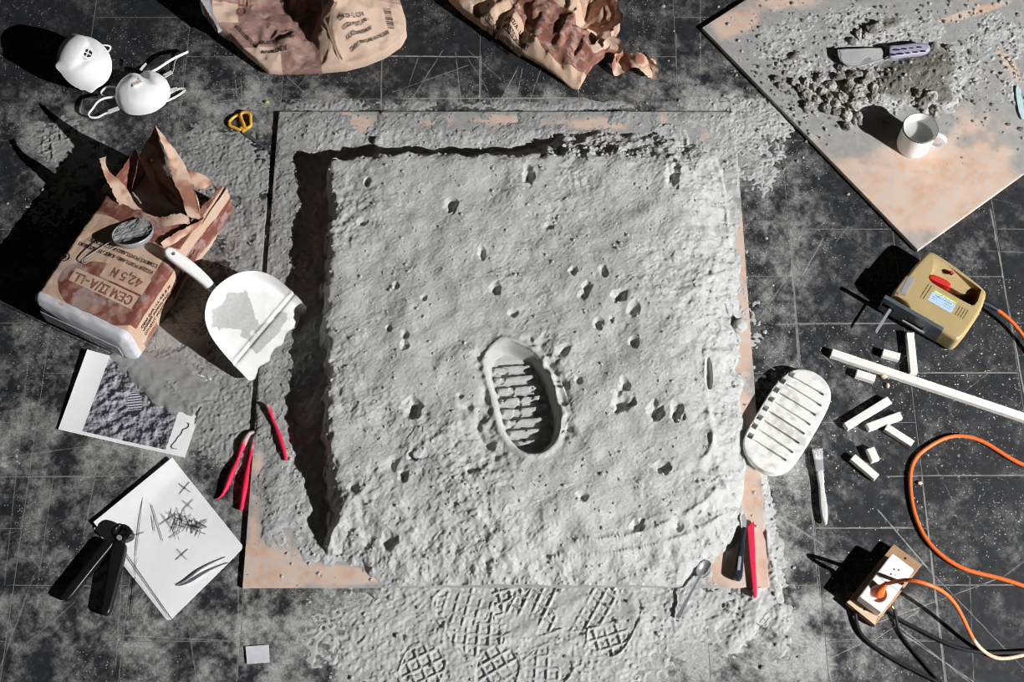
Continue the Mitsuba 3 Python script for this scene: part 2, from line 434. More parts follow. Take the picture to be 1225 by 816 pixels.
def print_fn(p, n, uv):
    u, v = uv.x, uv.y      # metres on the sheet
    f = fbm(u * 60, v * 60, 1, 4); g = fbm(u * 60 + .25, v * 60 - .12, 1, 4)
    s = .23 + 2.2 * (f - g) + .12 * (fbm(u * 12, v * 12, 4, 2) - .5)
    lu, lv = (u - .148) * math.cos(.35) + (v - .098) * math.sin(.35), -(u - .148) * math.sin(.35) + (v - .098) * math.cos(.35)
    r = dr.square(lu / .017) + dr.square(lv / .031)
    bar = dr.select(lv / .0065 - dr.floor(lv / .0065) > .42, .55, .06)
    s = dr.select(r < 1, dr.select(lv < -.015, .04, bar), s)
    return mi.Color3f(.95, .95, 1.06) * dr.clip(s, .03, .7)


mat('picture_ink', proc(print_fn), .5, .3)


def kraft_fn(kind):
    def fn(p, n, uv):
        u, v = uv.x, uv.y
        f = fbm(u * 30, v * 30, 2, 4); g = fbm(p.x * 50, p.y * 50, p.z * 50, 3)
        kraft, brown = mi.Color3f(.56, .385, .275), mi.Color3f(.215, .082, .060)
        if kind == 0:      # u across the top face from 0 to 0.25 (then down the long side to 0.37), v along the sack from its white end
            b = dr.select(dr.square((u - .145) / .118) + dr.square((v - .072) / .070) < 1, 1.0, 0.0)
            b = dr.select((u > .222) & (v > .030) & (v < .21) & (u < .256), 1.0, b)
            b = dr.select((v > .235 + .012 * dr.sin(u * 30)) & (u < .240), 1.0, b)
            b = dr.select((u > .054) & (u < .221) & (v > .064) & (v < .099), 0.0, b)
            b = dr.select((u > .112) & (u < .225) & (v > .104) & (v < .146), 0.0, b)
            b = dr.select(u > .256, dr.select((v > .16) & (dr.abs(u - .318 - .012 * dr.sin(v * 18)) < .022 + .05 * (v - .16)), 1.0, dr.select((u > .335) & (v > .03) & (v < .09), .8, 0.0)), b)
            wht = mi.Float(0)
        elif kind == 1:
            b = dr.select(u < .62, 1.0, 0.0)
            b = dr.select((u > .08) & (u < .20) & (v > .62) & (v < .92), 0.0, b)
            b = dr.select((u < .62) & (v < .30 - .12 * u), 0.0, b)
            b = dr.select((u > .40) & (u < .60) & (v < .40), 1.0, b)
            b = dr.select((u > .64) & (v > .70), .75, b)
            wht = dr.select(u < .03, 1.0, 0.0)
        else:
            b = dr.select((v > .22 + .12 * dr.sin(u * 6)) & (v < .62), .9, 0.0)
            b = dr.select((v > .8), .5, b)
            wht = mi.Float(0)
        c = mix(kraft, brown, b * (.8 + .3 * smoothstep(.3, .5, g)))
        c = mix(c, [.62, .62, .66], wht)
        dusty = smoothstep(.54, .74, f + .25 * (g - .5)) * .42 + .04
        return mix(c, [.52, .46, .42], dusty if kind != 1 else dr.maximum(dusty, .25))
    return fn


mat('kraft_sack', proc(kraft_fn(0)), .8, .15)
mat('kraft_sack_dusty', proc(kraft_fn(1)), .8, .15)
mat('kraft_sack_torn', proc(kraft_fn(2)), .8, .15)
mat('kraft_plain', proc(lambda p, n, uv: mix([.34, .16, .11], [.60, .43, .33], smoothstep(.42, .58, fbm(p.x * 22, p.y * 22, p.z * 22, 3)))), .85, .12)
mat('sack_white', proc(lambda p, n, uv: mix([.50, .50, .54], [.70, .70, .74], fbm(p.x * 40, p.y * 40, p.z * 60, 3))), .75, .2)
mat('print_brown', (.24, .11, .08), .8, .1)
mat('print_dark', (.05, .035, .03), .8, .1)

# ---------------------------------------------------------------- floor of square tiles, every second column half a tile on
thing('floor', 'dark tiled studio floor covered in cement dust and scratches', 'floor', kind='structure')
put('joint_bed', prism([[-2.1, -.3], [2.2, -.3], [2.2, 3.4], [-2.1, 3.4]], -.03, -.0006), 'joint_filler', parent='floor')
tile_ply = mikit.ply(prism(np.array([[0, 0], [.2486, 0], [.2486, .2486], [0, .2486]]), -.02, 0, .0006, 2), 'tile_black')
n_t = 0
for i in range(-11, 6):
    for j in range(-4, 11):
        x, y = .669 + .25 * i + .0007, .714 + .25 * j + (.122 if i % 2 else 0) + .0007
        scene['floor__tile' + (f'_{n_t:03d}' if n_t else '')] = {**tile_ply, 'to_world': T().translate([x, y, 0])}
        n_t += 1

# ---------------------------------------------------------------- boards
BT = .010
X0, X1, Y0, Y1 = -.583, .556, .829, 2.042
single('fibreboard', prism([[X0, Y0], [X1, Y0], [X1, Y1], [X0, Y1]], .0005, BT, .0007, 2), 'fibreboard_tan', 'large square fibreboard carrying the grey heap of cement powder', 'board')
B2 = .014
q = at([(840, 33), (1098, 299)], B2)[:, :2]
c2, e1 = q[1], q[0] - q[1]; l1 = np.linalg.norm(e1); e1 /= l1; e2 = np.array([e1[1], -e1[0]])
single('fibreboard', prism([c2, c2 + e1 * l1, c2 + e1 * l1 + e2 * 1.1, c2 + e2 * 1.1], .0005, B2, .0008, 2), 'fibreboard_pink', 'pinkish tan fibreboard lying askew under the mug and the clods of damp cement', 'board')
BOARD2 = Polygon([c2, c2 + e1 * l1, c2 + e1 * l1 + e2 * 1.1, c2 + e2 * 1.1])
BOARD1 = Polygon([(X0, Y0), (X1, Y0), (X1, Y1), (X0, Y1)])


# ---------------------------------------------------------------- heaps and drifts of dust as height fields
_TAB = {}


def lattice(x, y, s, seed):
    from scipy.ndimage import map_coordinates
    from scipy.ndimage import spline_filter
    if seed not in _TAB: _TAB[seed] = spline_filter(np.random.RandomState(seed + 1000).rand(132, 132), 3, output=np.float32)
    a = seed * 2.399
    u, v = (x * math.cos(a) - y * math.sin(a)) * s + 37.3 + seed * 1.7, (x * math.sin(a) + y * math.cos(a)) * s + 11.9 + seed * 2.3
    c = np.stack([np.mod(u, 126.99) + 2, np.mod(v, 126.99) + 2]).astype(np.float32)
    return map_coordinates(_TAB[seed], c.reshape(2, -1), order=3, mode='nearest', prefilter=False).reshape(x.shape)


def nz(x, y, s, seed, oct=3):
    """Smooth noise from -0.5 to 0.5 with features 1 / s metres across."""
    return sum(.5 ** (o + 1) * lattice(x, y, s * 2 ** o, seed * 5 + o) for o in range(oct)) / (1 - .5 ** oct) - .5


def billow(x, y, s, seed):
    return 1 - np.abs(2 * lattice(x, y, s, seed * 5 + 3) - 1)


def grains(x, y, cell, prob, seed, rmin=.25, rmax=.5):
    """Little round lumps, one per cell at most: height in units of the cell."""
    out = np.zeros_like(x)
    gx, gy = np.floor(x / cell).astype(int), np.floor(y / cell).astype(int)
    def h(a, b, k):
        v = (a * 374761393 + b * 668265263 + k * 97531 + seed * 7919) & 0xffffffff
        v = ((v ^ (v >> 13)) * 1274126177) & 0xffffffff
        return ((v ^ (v >> 16)) & 0xffff) / 65535.
    for a in (-1, 0, 1):
        for b in (-1, 0, 1):
            cx, cy = gx + a, gy + b
            on = h(cx, cy, 1) < prob
            r = rmin + (rmax - rmin) * h(cx, cy, 2) ** 2
            dx, dy = x / cell - (cx + .2 + .6 * h(cx, cy, 3)), y / cell - (cy + .2 + .6 * h(cx, cy, 4))
            z = np.sqrt(np.maximum(r * r - dx * dx - dy * dy, 0)) * on
            out = np.maximum(out, z)
    return out


def tread(x, y, prints):
    """The print of a lattice sole: what it adds to the height, and where it presses. x and y are grids with x along the first axis."""
    H_, M_ = np.zeros_like(x), np.zeros_like(x)
    for (px, py, ang, ln, wd, part, amp) in prints:
        c = at((px, py)); R = max(ln, wd) * 1.35
        ii, jj = np.nonzero(np.abs(x[:, 0] - c[0]) < R)[0], np.nonzero(np.abs(y[0] - c[1]) < R)[0]
        if not len(ii) or not len(jj): continue
        w = np.s_[ii[0]:ii[-1] + 1, jj[0]:jj[-1] + 1]
        X_, Y_, h, m = x[w], y[w], H_[w], M_[w]
        ca, sa = math.cos(math.radians(ang)), math.sin(math.radians(ang))
        u, v = (X_ - c[0]) * ca + (Y_ - c[1]) * sa, -(X_ - c[0]) * sa + (Y_ - c[1]) * ca
        rr = (np.abs(u) / ln) ** 3 + (np.abs(v) / wd) ** 3
        k = np.clip((1 - rr) * 6, 0, 1)
        s_ = .0245
        a, b = (u + v) / s_ / 1.414, (u - v) / s_ / 1.414
        fa, fb = np.abs(a - np.floor(a) - .5), np.abs(b - np.floor(b) - .5)
        e = np.maximum(fa, fb)                   # .5 on the lattice lines, 0 at the middle of a square
        ridge = np.clip((e - .37) / .05, 0, 1) * .0034 - np.clip((e - .22) / .04, 0, 1) * np.clip((.34 - e) / .04, 0, 1) * .0012 + np.clip((.12 - e) / .04, 0, 1) * .0016
        rim = np.clip(1 - np.abs(rr - 1.05) / .16, 0, 1) * .0022
        fade = np.clip(nz(X_, Y_, 18, int(px) % 97, 2) * 4.5 + .75, 0, 1)
        H_[w] = np.where(k > 0, h * (1 - k) + k * amp * (ridge * fade - .0022), h) + rim * amp * fade
        M_[w] = np.maximum(m, k)
    return H_, M_


def field_mesh(xs, ys, z, keep):
    nx, ny = len(xs), len(ys)
    X, Y = np.meshgrid(xs, ys, indexing='ij')
    f = grid_faces(nx, ny)
    f = f[keep.ravel()[f].any(1)]
    used, inv = np.unique(f, return_inverse=True)
    V = np.column_stack([X.ravel(), Y.ravel(), z.ravel()])[used]
    return trimesh.Trimesh(V, inv.reshape(-1, 3), process=False)


def signed(poly, X, Y, step=4):
    """Signed distance to a polygon (positive inside) on the grid, computed coarsely and interpolated."""
    from scipy.ndimage import zoom
    b = np.asarray(poly.exterior.coords)
    b = np.vstack([np.column_stack([np.linspace(p[0], q[0], 60, endpoint=False), np.linspace(p[1], q[1], 60, endpoint=False)]) for p, q in zip(b[:-1], b[1:])])
    d, _ = cKDTree(b).query(np.column_stack([X.ravel(), Y.ravel()]))
    i = shapely.contains_xy(poly, X.ravel(), Y.ravel())
    return np.where(i, d, -d).reshape(X.shape)


# --- the heap on the board
HT = .074
G = .00165
xs, ys = np.arange(X0 + .001, X1 - .001, G), np.arange(Y0 + .001, Y1 - .001, G)
X, Y = np.meshgrid(xs, ys, indexing='ij')
plateau = Polygon(at([(398, 190), (480, 187), (560, 184), (640, 182), (720, 180), (790, 183), (822, 196), (832, 300), (834, 420), (838, 520), (830, 590), (790, 618), (700, 622), (600, 626), (500, 622), (430, 624), (394, 634),
                          (388, 560), (390, 450), (384, 400), (391, 300), (397, 230)], HT + BT)[:, :2])
sd = signed(plateau, X, Y) + .034 * nz(X, Y, 11, 1, 3) + .020 * nz(X, Y, 48, 2, 3)
# how steep the flank is: steep at the left and at the top, easy at the right and towards the camera
pc = at((610, 400), HT)
dx, dy = (X - pc[0]) / .44, (Y - pc[1]) / .46
wl, wr, wt, wb = [np.clip(t, 0, None) ** 6 + 1e-6 for t in (-dx, dx, dy, -dy)]
ws = wl + wr + wt + wb
steep = (6.0 * wl + .68 * wr + (1.9 - 1.1 * np.clip(X / .25 + .5, 0, 1)) * wt + .50 * wb) / ws
soft = (.005 * wl + .022 * wr + .006 * wt + .030 * wb) / ws
sp_ = soft * np.log1p(np.exp(np.clip(-sd / soft, -40, 40)))
flank = HT + .002 - steep * sp_
top_w = np.clip(flank / .03, 0, 1)
lump = .22 + 1.5 * np.clip(nz(X, Y, 5, 33, 3) * 2.2 + .25, 0, 1)
rsg = np.random.RandomState(6)
z = flank + top_w * (.016 * nz(X, Y, 5.0, 3, 2) + .0165 * nz(X, Y, 12, 4, 2) + .0060 * nz(X, Y, 32, 16, 2) + lump * (.0060 * nz(X, Y, 42, 6, 2) + .0042 * nz(X, Y, 100, 7, 2)) + .0009 * nz(X, Y, 220, 8, 1))
z += np.clip(flank / .01 + .3, 0, 1) * .00085 * (rsg.rand(*X.shape) - .5)
z += top_w * grains(X, Y, .010, .12, 3) * .0032 * np.clip(lump, .3, 1.4)
# rubble along the upper edge and on the lower flanks
rub = np.exp(-((sd + .016) / .022) ** 2) * np.clip(wt / ws * 1.6, 0, 1) * np.clip(.6 + 4 * nz(X, Y, 9, 29, 2), 0, 1) * np.clip(X / .2 + 1.2, .25, 1)
z += rub * (grains(X, Y, .013, .55, 21) * .020 + grains(X, Y, .008, .5, 23) * .010 - .006 + .018 * nz(X, Y, 55, 22, 2))
z += np.clip((.055 - flank) / .04, 0, 1) * (flank > .002) * (.009 * nz(X, Y, 40, 12, 2) + grains(X, Y, .009, .45, 9) * .006)
# ridges where the brush was drawn round the foot of the heap
for (x0, y0, x1, y1, x2, y2, w, hgt) in [(690, 655, 800, 632, 868, 578, .007, .006), (660, 672, 780, 658, 862, 622, .006, .005), (470, 672, 560, 668, 640, 664, .007, .003), (842, 430, 846, 520, 866, 590, .008, .006), (836, 560, 850, 530, 840, 480, .007, .005), (852, 190, 866, 230, 872, 290, .007, .005)]:
    q_ = np.array([at(p, BT + .01)[:2] for p in ((x0, y0), (x1, y1), (x2, y2))]); t_ = np.linspace(0, 1, 60)[:, None]
    q_ = (1 - t_) ** 2 * q_[0] + 2 * t_ * (1 - t_) * (2 * q_[1] - q_[0] / 2 - q_[2] / 2) + t_ ** 2 * q_[2]
    ii, jj = np.nonzero((xs > q_[:, 0].min() - .03) & (xs < q_[:, 0].max() + .03))[0], np.nonzero((ys > q_[:, 1].min() - .03) & (ys < q_[:, 1].max() + .03))[0]
    w_ = np.s_[ii[0]:ii[-1] + 1, jj[0]:jj[-1] + 1]
    d = cKDTree(q_).query(np.column_stack([X[w_].ravel(), Y[w_].ravel()]))[0].reshape(X[w_].shape) / w
    z[w_] += hgt * np.exp(-d * d) * np.clip(.9 + 2 * nz(X[w_], Y[w_], 40, 26, 2), 0, 2) * (flank[w_] < .075)
# pits poked into it
PITS = [(492, 485, 12, 12), (537, 242, 9, 11), (590, 343, 8, 9), (742, 478, 13, 13), (782, 490, 9, 12), (483, 398, 5, 6), (482, 411, 5, 6), (463, 390, 4, 5), (494, 543, 8, 6), (741, 352, 7, 8), (719, 323, 6, 7),
        (700, 341, 6, 8), (735, 352, 7, 8), (755, 367, 7, 10), (714, 384, 6, 8), (695, 350, 6, 7), (756, 408, 6, 8), (671, 417, 9, 7), (683, 322, 5, 6), (730, 379, 4, 5), (690, 452, 4, 5), (803, 205, 9, 18), (630, 205, 7, 14),
        (760, 622, 8, 8), (810, 622, 6, 6), (790, 556, 12, 8), (472, 340, 4, 5), (505, 355, 4, 4), (560, 560, 5, 4), (430, 262, 8, 5), (437, 215, 4, 10), (745, 458, 7, 10), (808, 490, 8, 14), (612, 372, 6, 5), (548, 470, 4, 4),
        (575, 300, 5, 8), (655, 265, 6, 5), (480, 565, 6, 9), (420, 580, 8, 6), (462, 640, 9, 12), (695, 590, 8, 5)]
for (px, py, rx, ry) in PITS:
    c = at((px + 2, py + 3), HT + BT); r = (rx + ry) / 2 / 500.
    R_ = 2.2 * max(rx, ry) / 440.
    ii, jj = np.nonzero(np.abs(xs - c[0]) < R_)[0], np.nonzero(np.abs(ys - c[1]) < R_)[0]; w_ = np.s_[ii[0]:ii[-1] + 1, jj[0]:jj[-1] + 1]
    u, v = (X[w_] - c[0]) / (rx / 640.), (Y[w_] - c[1]) / (ry / 620.)
    d = np.sqrt(u * u + v * v) + .9 * nz(X[w_], Y[w_], 75, 21, 2)
    z[w_] -= (.003 + r * .85) * np.clip(1.3 - d, 0, 1)
for (px, py, rx, ry) in [(845, 455, 4, 16), (871, 212, 6, 18)]:
    c = at((px, py), BT + .01)
    d = np.sqrt(((X - c[0]) / (rx / 470.)) ** 2 + ((Y - c[1]) / (ry / 450.)) ** 2)
    z -= .03 * np.clip(1.1 - d, 0, 1) ** .5 * (d < 1.1)
# furrows around the boot print
for (x0, y0, x1, y1, w, dep) in [(640, 412, 668, 460, 9, .012), (668, 470, 678, 520, 8, .010), (560, 490, 590, 545, 10, .008), (575, 430, 590, 500, 7, .006), (470, 560, 505, 545, 7, .007), (430, 570, 475, 555, 6, .005)]:
    a, b = at((x0, y0), HT)[:2], at((x1, y1), HT)[:2]; L = np.linalg.norm(b - a); u = (b - a) / L
    t = np.clip((X - a[0]) * u[0] + (Y - a[1]) * u[1], 0, L)
    d = np.hypot(X - a[0] - u[0] * t, Y - a[1] - u[1] * t) / (w / 480.)
    z -= dep * np.exp(-d * d) * np.clip(.8 + 3.5 * nz(X, Y, 45, 28, 2), 0, 2)
# the print itself: a smooth toe, thin ribs across, a clean wall
ppx = chaikin(np.array([(170, 240), (195, 170), (245, 132), (300, 125), (350, 145), (430, 185), (480, 250), (520, 340), (545, 440), (562, 540), (545, 620), (490, 685), (430, 700), (370, 695), (312, 658), (262, 600), (232, 510), (214, 420), (186, 320)]) / 4.295 + [540, 380], 2)
foot = Polygon(at(ppx, HT + BT)[:, :2])
fd = signed(foot, X, Y)
DEP = .039
prof = np.clip((fd + .001) / .017, 0, 1); prof = prof * prof * (3 - 2 * prof)
ax0, ax1 = at(np.array([225, 250]) / 4.295 + [540, 380], HT - .02)[:2], at(np.array([300, 632]) / 4.295 + [540, 380], HT - .02)[:2]
wa = np.array([at(np.array([410, 233]) / 4.295 + [540, 380], HT - .02)[:2] - ax0][0]); wa = wa / np.linalg.norm(wa)
nd = np.array([wa[1], -wa[0]]);
if nd @ (ax1 - ax0) < 0: nd = -nd
along = ((X - ax0[0]) * nd[0] + (Y - ax0[1]) * nd[1]) / (((ax1 - ax0) @ nd) / 7.0)
fr = along - np.floor(along)
inn = np.clip((fd - .016) / .004, 0, 1) * (along > -.05) * (along < 7.5)
rib = np.clip((.22 - np.abs(fr - .30)) / .07, 0, 1) * inn
floor_z = HT - DEP + .011 * rib + .004 * np.clip(-along * 2, 0, 1) + .0022 * nz(X, Y, 90, 41, 2) * inn + .0030 * rib * nz(X, Y, 60, 43, 2)
floor_z -= .004 * inn * (lattice(X, Y, 70, 77) > .74)
wob = np.clip((fd + .012) / .02, 0, 1)
rimh = .005 * np.exp(-((fd + .006) / .007) ** 2)
z = np.where(fd > -.001, (z * (1 - wob) + HT * wob) * (1 - prof) + floor_z * prof, z * (1 - wob * .8) + HT * wob * .8 + rimh)
# the thin spill round it and on the margin of the board
edge = np.minimum.reduce([X - X0, X1 - X, Y - Y0, Y1 - Y])
bare = dens(X, Y, BARE1, np.exp)
spill = .0030 - .0075 * bare + .011 * nz(X, Y, 22, 50, 3) + .0035 * nz(X, Y, 120, 51, 2) + grains(X, Y, .007, .25, 11) * .004 + .004 * np.exp(np.clip(sd + .03, -1, 0) / .02) - .004 * np.exp(-edge / .006)
for k, (x0, y0, x1, y1) in enumerate([(770, 640, 868, 585), (700, 655, 850, 615), (640, 668, 800, 640), (810, 141, 835, 170)]):     # sweeps of a brush
    a, b = at((x0, y0), BT)[:2], at((x1, y1), BT)[:2]; L = np.linalg.norm(b - a); u = (b - a) / L
    t = np.clip((X - a[0]) * u[0] + (Y - a[1]) * u[1], 0, L); d = (-(X - a[0]) * u[1] + (Y - a[1]) * u[0]) + .1 * (t / L - .5) ** 2
    spill += .006 * np.exp(-((d + .012) / .008) ** 2) * (np.abs((X - a[0]) * u[0] + (Y - a[1]) * u[1] - L / 2) < L / 2) - .004 * np.exp(-(d / .009) ** 2)
tr, trm = tread(X, Y, [(655, 690, 60, .09, .045, 0, 1.0)])
spill = spill * (1 - .5 * trm) + tr + .003 * trm
zb = np.maximum(z, spill)
z = np.where(fd > -.02, z, zb)
keep = z > .0002
Z = BT + np.maximum(z, -.0006)
f_all = grid_faces(len(xs), len(ys))
f_all = f_all[keep.ravel()[f_all].any(1)]
V = np.column_stack([X.ravel(), Y.ravel(), Z.ravel()])
foot_face = (fd.ravel()[f_all].mean(1) > -.004)
def sub(faces):
    used, inv = np.unique(faces, return_inverse=True)
    return used, inv.reshape(-1, 3)
nrm = meshkit.arrays((V, f_all), True)[2]
def put_sub(key, faces, matk):
    used, inv = sub(faces)
    path = meshkit.write_ply((V[used], inv), True, None, None, nrm[used])
    scene[key] = {'type': 'ply', 'filename': path, 'face_normals': False, 'bsdf': {'type': 'ref', 'id': matk}}
hk = thing('cement_heap', 'broad square heap of grey cement powder with a boot print pressed in it', 'heap')
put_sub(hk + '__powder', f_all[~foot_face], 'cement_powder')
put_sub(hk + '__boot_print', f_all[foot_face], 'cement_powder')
labels[hk + '__boot_print'] = {'label': 'ribbed boot print pressed into the powder'}
ZI = (xs, ys, Z)


def heap_z(x, y):
    i = np.clip(np.searchsorted(xs, x), 0, len(xs) - 1); j = np.clip(np.searchsorted(ys, y), 0, len(ys) - 1)
    return Z[i, j]


# --- the drifts on the tiles
fx, fy = np.arange(-1.42, 1.45, .0024), np.arange(.55, 2.52, .0024)
FX, FY = np.meshgrid(fx, fy, indexing='ij')
th = dens(FX, FY, THICK, np.exp)
t = .0062 * np.minimum(th, 1.25) - .0036 + .008 * nz(FX, FY, 13, 60, 3) * np.clip(th + .1, 0, 1) + .0042 * nz(FX, FY, 60, 61, 2) * np.clip(th + .25, 0, 1) + .0028 * nz(FX, FY, 190, 62, 1) * np.clip(th * 1.4 + .15, 0, 1)
t += grains(FX, FY, .008, .25, 15) * .005 * np.clip(th * 1.6 - .2, 0, 1) + .0007 * (rsg.rand(*FX.shape) - .5) * np.clip(th * 2, 0, 1)
PRINTS = [(600, 722, 60, .075, .05, 0, 1.2), (655, 728, 20, .10, .052, 0, 1.2), (735, 745, 62, .075, .045, 0, 1.3), (700, 725, 15, .07, .05, 0, 1.0), (560, 745, -50, .09, .05, 0, 1.0), (505, 800, 70, .05, .045, 0, 1.0), (595, 802, 75, .05, .045, 0, 1.2),
          (655, 800, 40, .05, .045, 0, .8), (88, 186, -32, .085, .042, 0, 1.0), (66, 255, 10, .085, .04, 0, 1.0), (560, 725, 30, .06, .045, 0, .7)]
tr, trm = tread(FX, FY, PRINTS)
okd = np.clip(th * 2.2 - .5, 0, 1)
t = t * (1 - .55 * trm) + (tr + .0022 * trm) * okd
# ridges scraped by boots and by the boards
for (x0, y0, x1, y1, w, hgt) in [(520, 760, 590, 725, 7, .004), (590, 775, 700, 715, 7, .004), (640, 790, 760, 735, 6, .003), (752, 690, 762, 745, 8, .005), (875, 770, 905, 715, 8, .006), (895, 760, 908, 730, 7, .006), (855, 745, 905, 705, 6, .004), (905, 700, 935, 745, 6, .004),
                                 (190, 430, 240, 412, 9, .006), (195, 455, 230, 490, 9, .006), (230, 490, 255, 500, 7, .004), (320, 260, 332, 330, 6, .005), (300, 250, 312, 330, 6, .004), (280, 200, 330, 230, 8, .004), (915, 640, 932, 730, 5, .005), (908, 560, 912, 640, 6, .006), (640, 130, 700, 124, 8, .003)]:
    a, b = at((x0, y0))[:2], at((x1, y1))[:2]; L = np.linalg.norm(b - a); u = (b - a) / L
    tt = np.clip((FX - a[0]) * u[0] + (FY - a[1]) * u[1], 0, L)
    d = np.hypot(FX - a[0] - u[0] * tt, FY - a[1] - u[1] * tt) / (w / 500.) + .8 * nz(FX, FY, 30, 66, 2)
    t += hgt * np.exp(-d * d)
ins1 = (FX > X0 - .001) & (FX < X1 + .001) & (FY > Y0) & (FY < Y1)
ins2 = shapely.contains_xy(BOARD2.buffer(.002), FX.ravel(), FY.ravel()).reshape(FX.shape)
gap = np.minimum(np.where(FX < X0, (X0 - FX), 9), 9)
t = np.where((FX < X0) & (FX > X0 - .012) & (FY > Y0) & (FY < Y1), np.minimum(t, -.0004), t)      # the open slot along the left edge
t = np.where(ins2, -1, t)
near2 = shapely.contains_xy(BOARD2.buffer(.012), FX.ravel(), FY.ravel()).reshape(FX.shape)
t = np.where(near2, np.minimum(t, .003), t)
keep = (t > .0001) & ~(ins1 & (np.minimum.reduce([FX - X0, X1 - FX, FY - Y0, Y1 - FY]) > .003))
t = np.where(ins1, np.minimum(t, .0085), t)
FZ = np.maximum(t, -.0006)
# the photograph and the sheet lie on it; keep the dust below them there
PHOTO_PX = [(108, 424), (232, 498), (215, 546), (70, 514)]
SHEET_PX = [(207, 549), (292, 655), (204, 742), (113, 626)]


def lower_under(pxs, z, soft=.01):
    global FZ
    P = Polygon(at(pxs)[:, :2])
    m = shapely.contains_xy(P, FX.ravel(), FY.ravel()).reshape(FX.shape)
    FZ = np.where(m, np.minimum(FZ, z), FZ)


lower_under(SHEET_PX, .0008)
cover = Polygon(at([(125, 425), (150, 446), (170, 470), (188, 486), (205, 494), (214, 497), (235, 497), (262, 470), (220, 430), (170, 420)])[:, :2])
inph = shapely.contains_xy(Polygon(at([(108, 424), (245, 478), (215, 546), (70, 514)])[:, :2]), FX.ravel(), FY.ravel()).reshape(FX.shape)
cd = signed(cover, FX[::4, ::4], FY[::4, ::4])
from scipy.ndimage import map_coordinates
from scipy.ndimage import zoom as nzoom
cd = map_coordinates(cd, np.stack(np.meshgrid(np.arange(FX.shape[0]) / 4., np.arange(FX.shape[1]) / 4., indexing='ij')), order=1, mode='nearest') + .012 * nz(FX, FY, 60, 71, 2)
FZ = np.where(inph & (cd < 0), np.minimum(FZ, .0006), np.where(cd > -.004, np.maximum(FZ, .0032 + np.clip(cd, -.002, .012) * .45 + .004 * nz(FX, FY, 60, 72, 2)), FZ))
keep = keep | (cd > 0)
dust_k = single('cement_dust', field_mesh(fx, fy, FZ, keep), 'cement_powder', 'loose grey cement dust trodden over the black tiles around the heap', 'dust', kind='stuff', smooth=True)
labels[dust_k]['kind'] = 'stuff'


def dust_z(x, y):
    i = np.clip(np.searchsorted(fx, x), 0, len(fx) - 1); j = np.clip(np.searchsorted(fy, y), 0, len(fy) - 1)
    return max(0.0, FZ[i, j]) if keep[i, j] else 0.0


# --- the powder and damp cement on the second board
T2 = blobs([(1000, 60, 90, 50, 0, .9), (1090, 95, 75, 45, 0, 1.5), (1040, 115, 45, 25, 0, 1.0), (1170, 110, 70, 60, 0, .5), (920, 70, 30, 40, 40, .6), (1200, 60, 40, 60, 0, .7), (960, 130, 40, 40, -45, .6), (1080, 20, 120, 25, 0, .5)])
gx, gy = np.arange(.42, 1.62, .0024), np.arange(1.62, 2.62, .0024)
GX, GY = np.meshgrid(gx, gy, indexing='ij')
th = dens(GX, GY, T2, np.exp) - .6 * dens(GX, GY, BARE2, np.exp)
wet = dens(GX, GY, WET, np.exp)
t2 = .0055 * th - .0040 + .010 * nz(GX, GY, 16, 80, 3) + .004 * nz(GX, GY, 110, 81, 2) * np.clip(th + .3, 0, 1) + grains(GX, GY, .009, .4, 17) * .006 * np.clip(th * 1.3, 0, 1) + wet * (.006 + .011 * nz(GX, GY, 34, 83, 3))
in2 = shapely.contains_xy(BOARD2.buffer(-.003), GX.ravel(), GY.ravel()).reshape(GX.shape)
keep2 = in2 & (t2 > .0001)
T2Z = B2 + np.maximum(np.where(in2, t2, -1), -.0006)
single('cement_dust', field_mesh(gx, gy, T2Z, keep2), 'cement_damp_powder', 'grey and dark damp cement powder spread on the pinkish fibreboard around the putty knife', 'dust', kind='stuff', smooth=True)


def z2(x, y):
    i = np.clip(np.searchsorted(gx, x), 0, len(gx) - 1); j = np.clip(np.searchsorted(gy, y), 0, len(gy) - 1)
    return max(B2, T2Z[i, j])


# ---------------------------------------------------------------- clods and crumbs
ico = trimesh.creation.icosphere(1)
ico2 = trimesh.creation.icosphere(2)


def clod_mesh(r, seed, base=ico2, rough=1.0):
    v = np.array(base.vertices)
    rs = np.random.RandomState(seed)
    o = rs.uniform(-50, 50, 3)
    k = .55 + .9 * meshkit.fbm(v * 1.2 + o, 3, seed)
    k += rough * (.42 * (meshkit.noise(v * 2.6 + o, seed + 1) - .5) + .22 * (meshkit.noise(v * 6 + o, seed + 2) - .5))
    s = rs.uniform(.7, 1.25, 3) * [1, 1, .8]
    return trimesh.Trimesh(v * k[:, None] * s * r, base.faces, process=False)


rs = np.random.RandomState(21)
CL = [(1005, 92, 8), (1016, 104, 9), (1027, 110, 8), (995, 100, 7), (985, 108, 7), (975, 103, 6), (1008, 116, 7), (1022, 124, 8), (1014, 135, 8), (1000, 122, 6), (1036, 100, 8), (1024, 90, 7), (1045, 106, 7), (978, 118, 7), (990, 128, 6),
      (966, 112, 6), (958, 104, 6), (970, 125, 6), (983, 92, 5), (1003, 131, 6), (1015, 150, 6), (1028, 140, 7), (1033, 120, 6), (1040, 92, 6), (952, 97, 5), (1030, 76, 6), (1040, 66, 5), (1044, 35, 8), (1036, 42, 7), (1028, 40, 6), (1052, 28, 6),
      (1020, 48, 5), (1105, 122, 7), (1098, 112, 6), (1113, 115, 6), (1122, 132, 6), (1108, 130, 5), (1137, 56, 6), (1120, 55, 5), (953, 66, 6), (930, 93, 6), (935, 100, 5), (1010, 80, 6), (1045, 117, 5), (992, 115, 6), (965, 97, 5)]
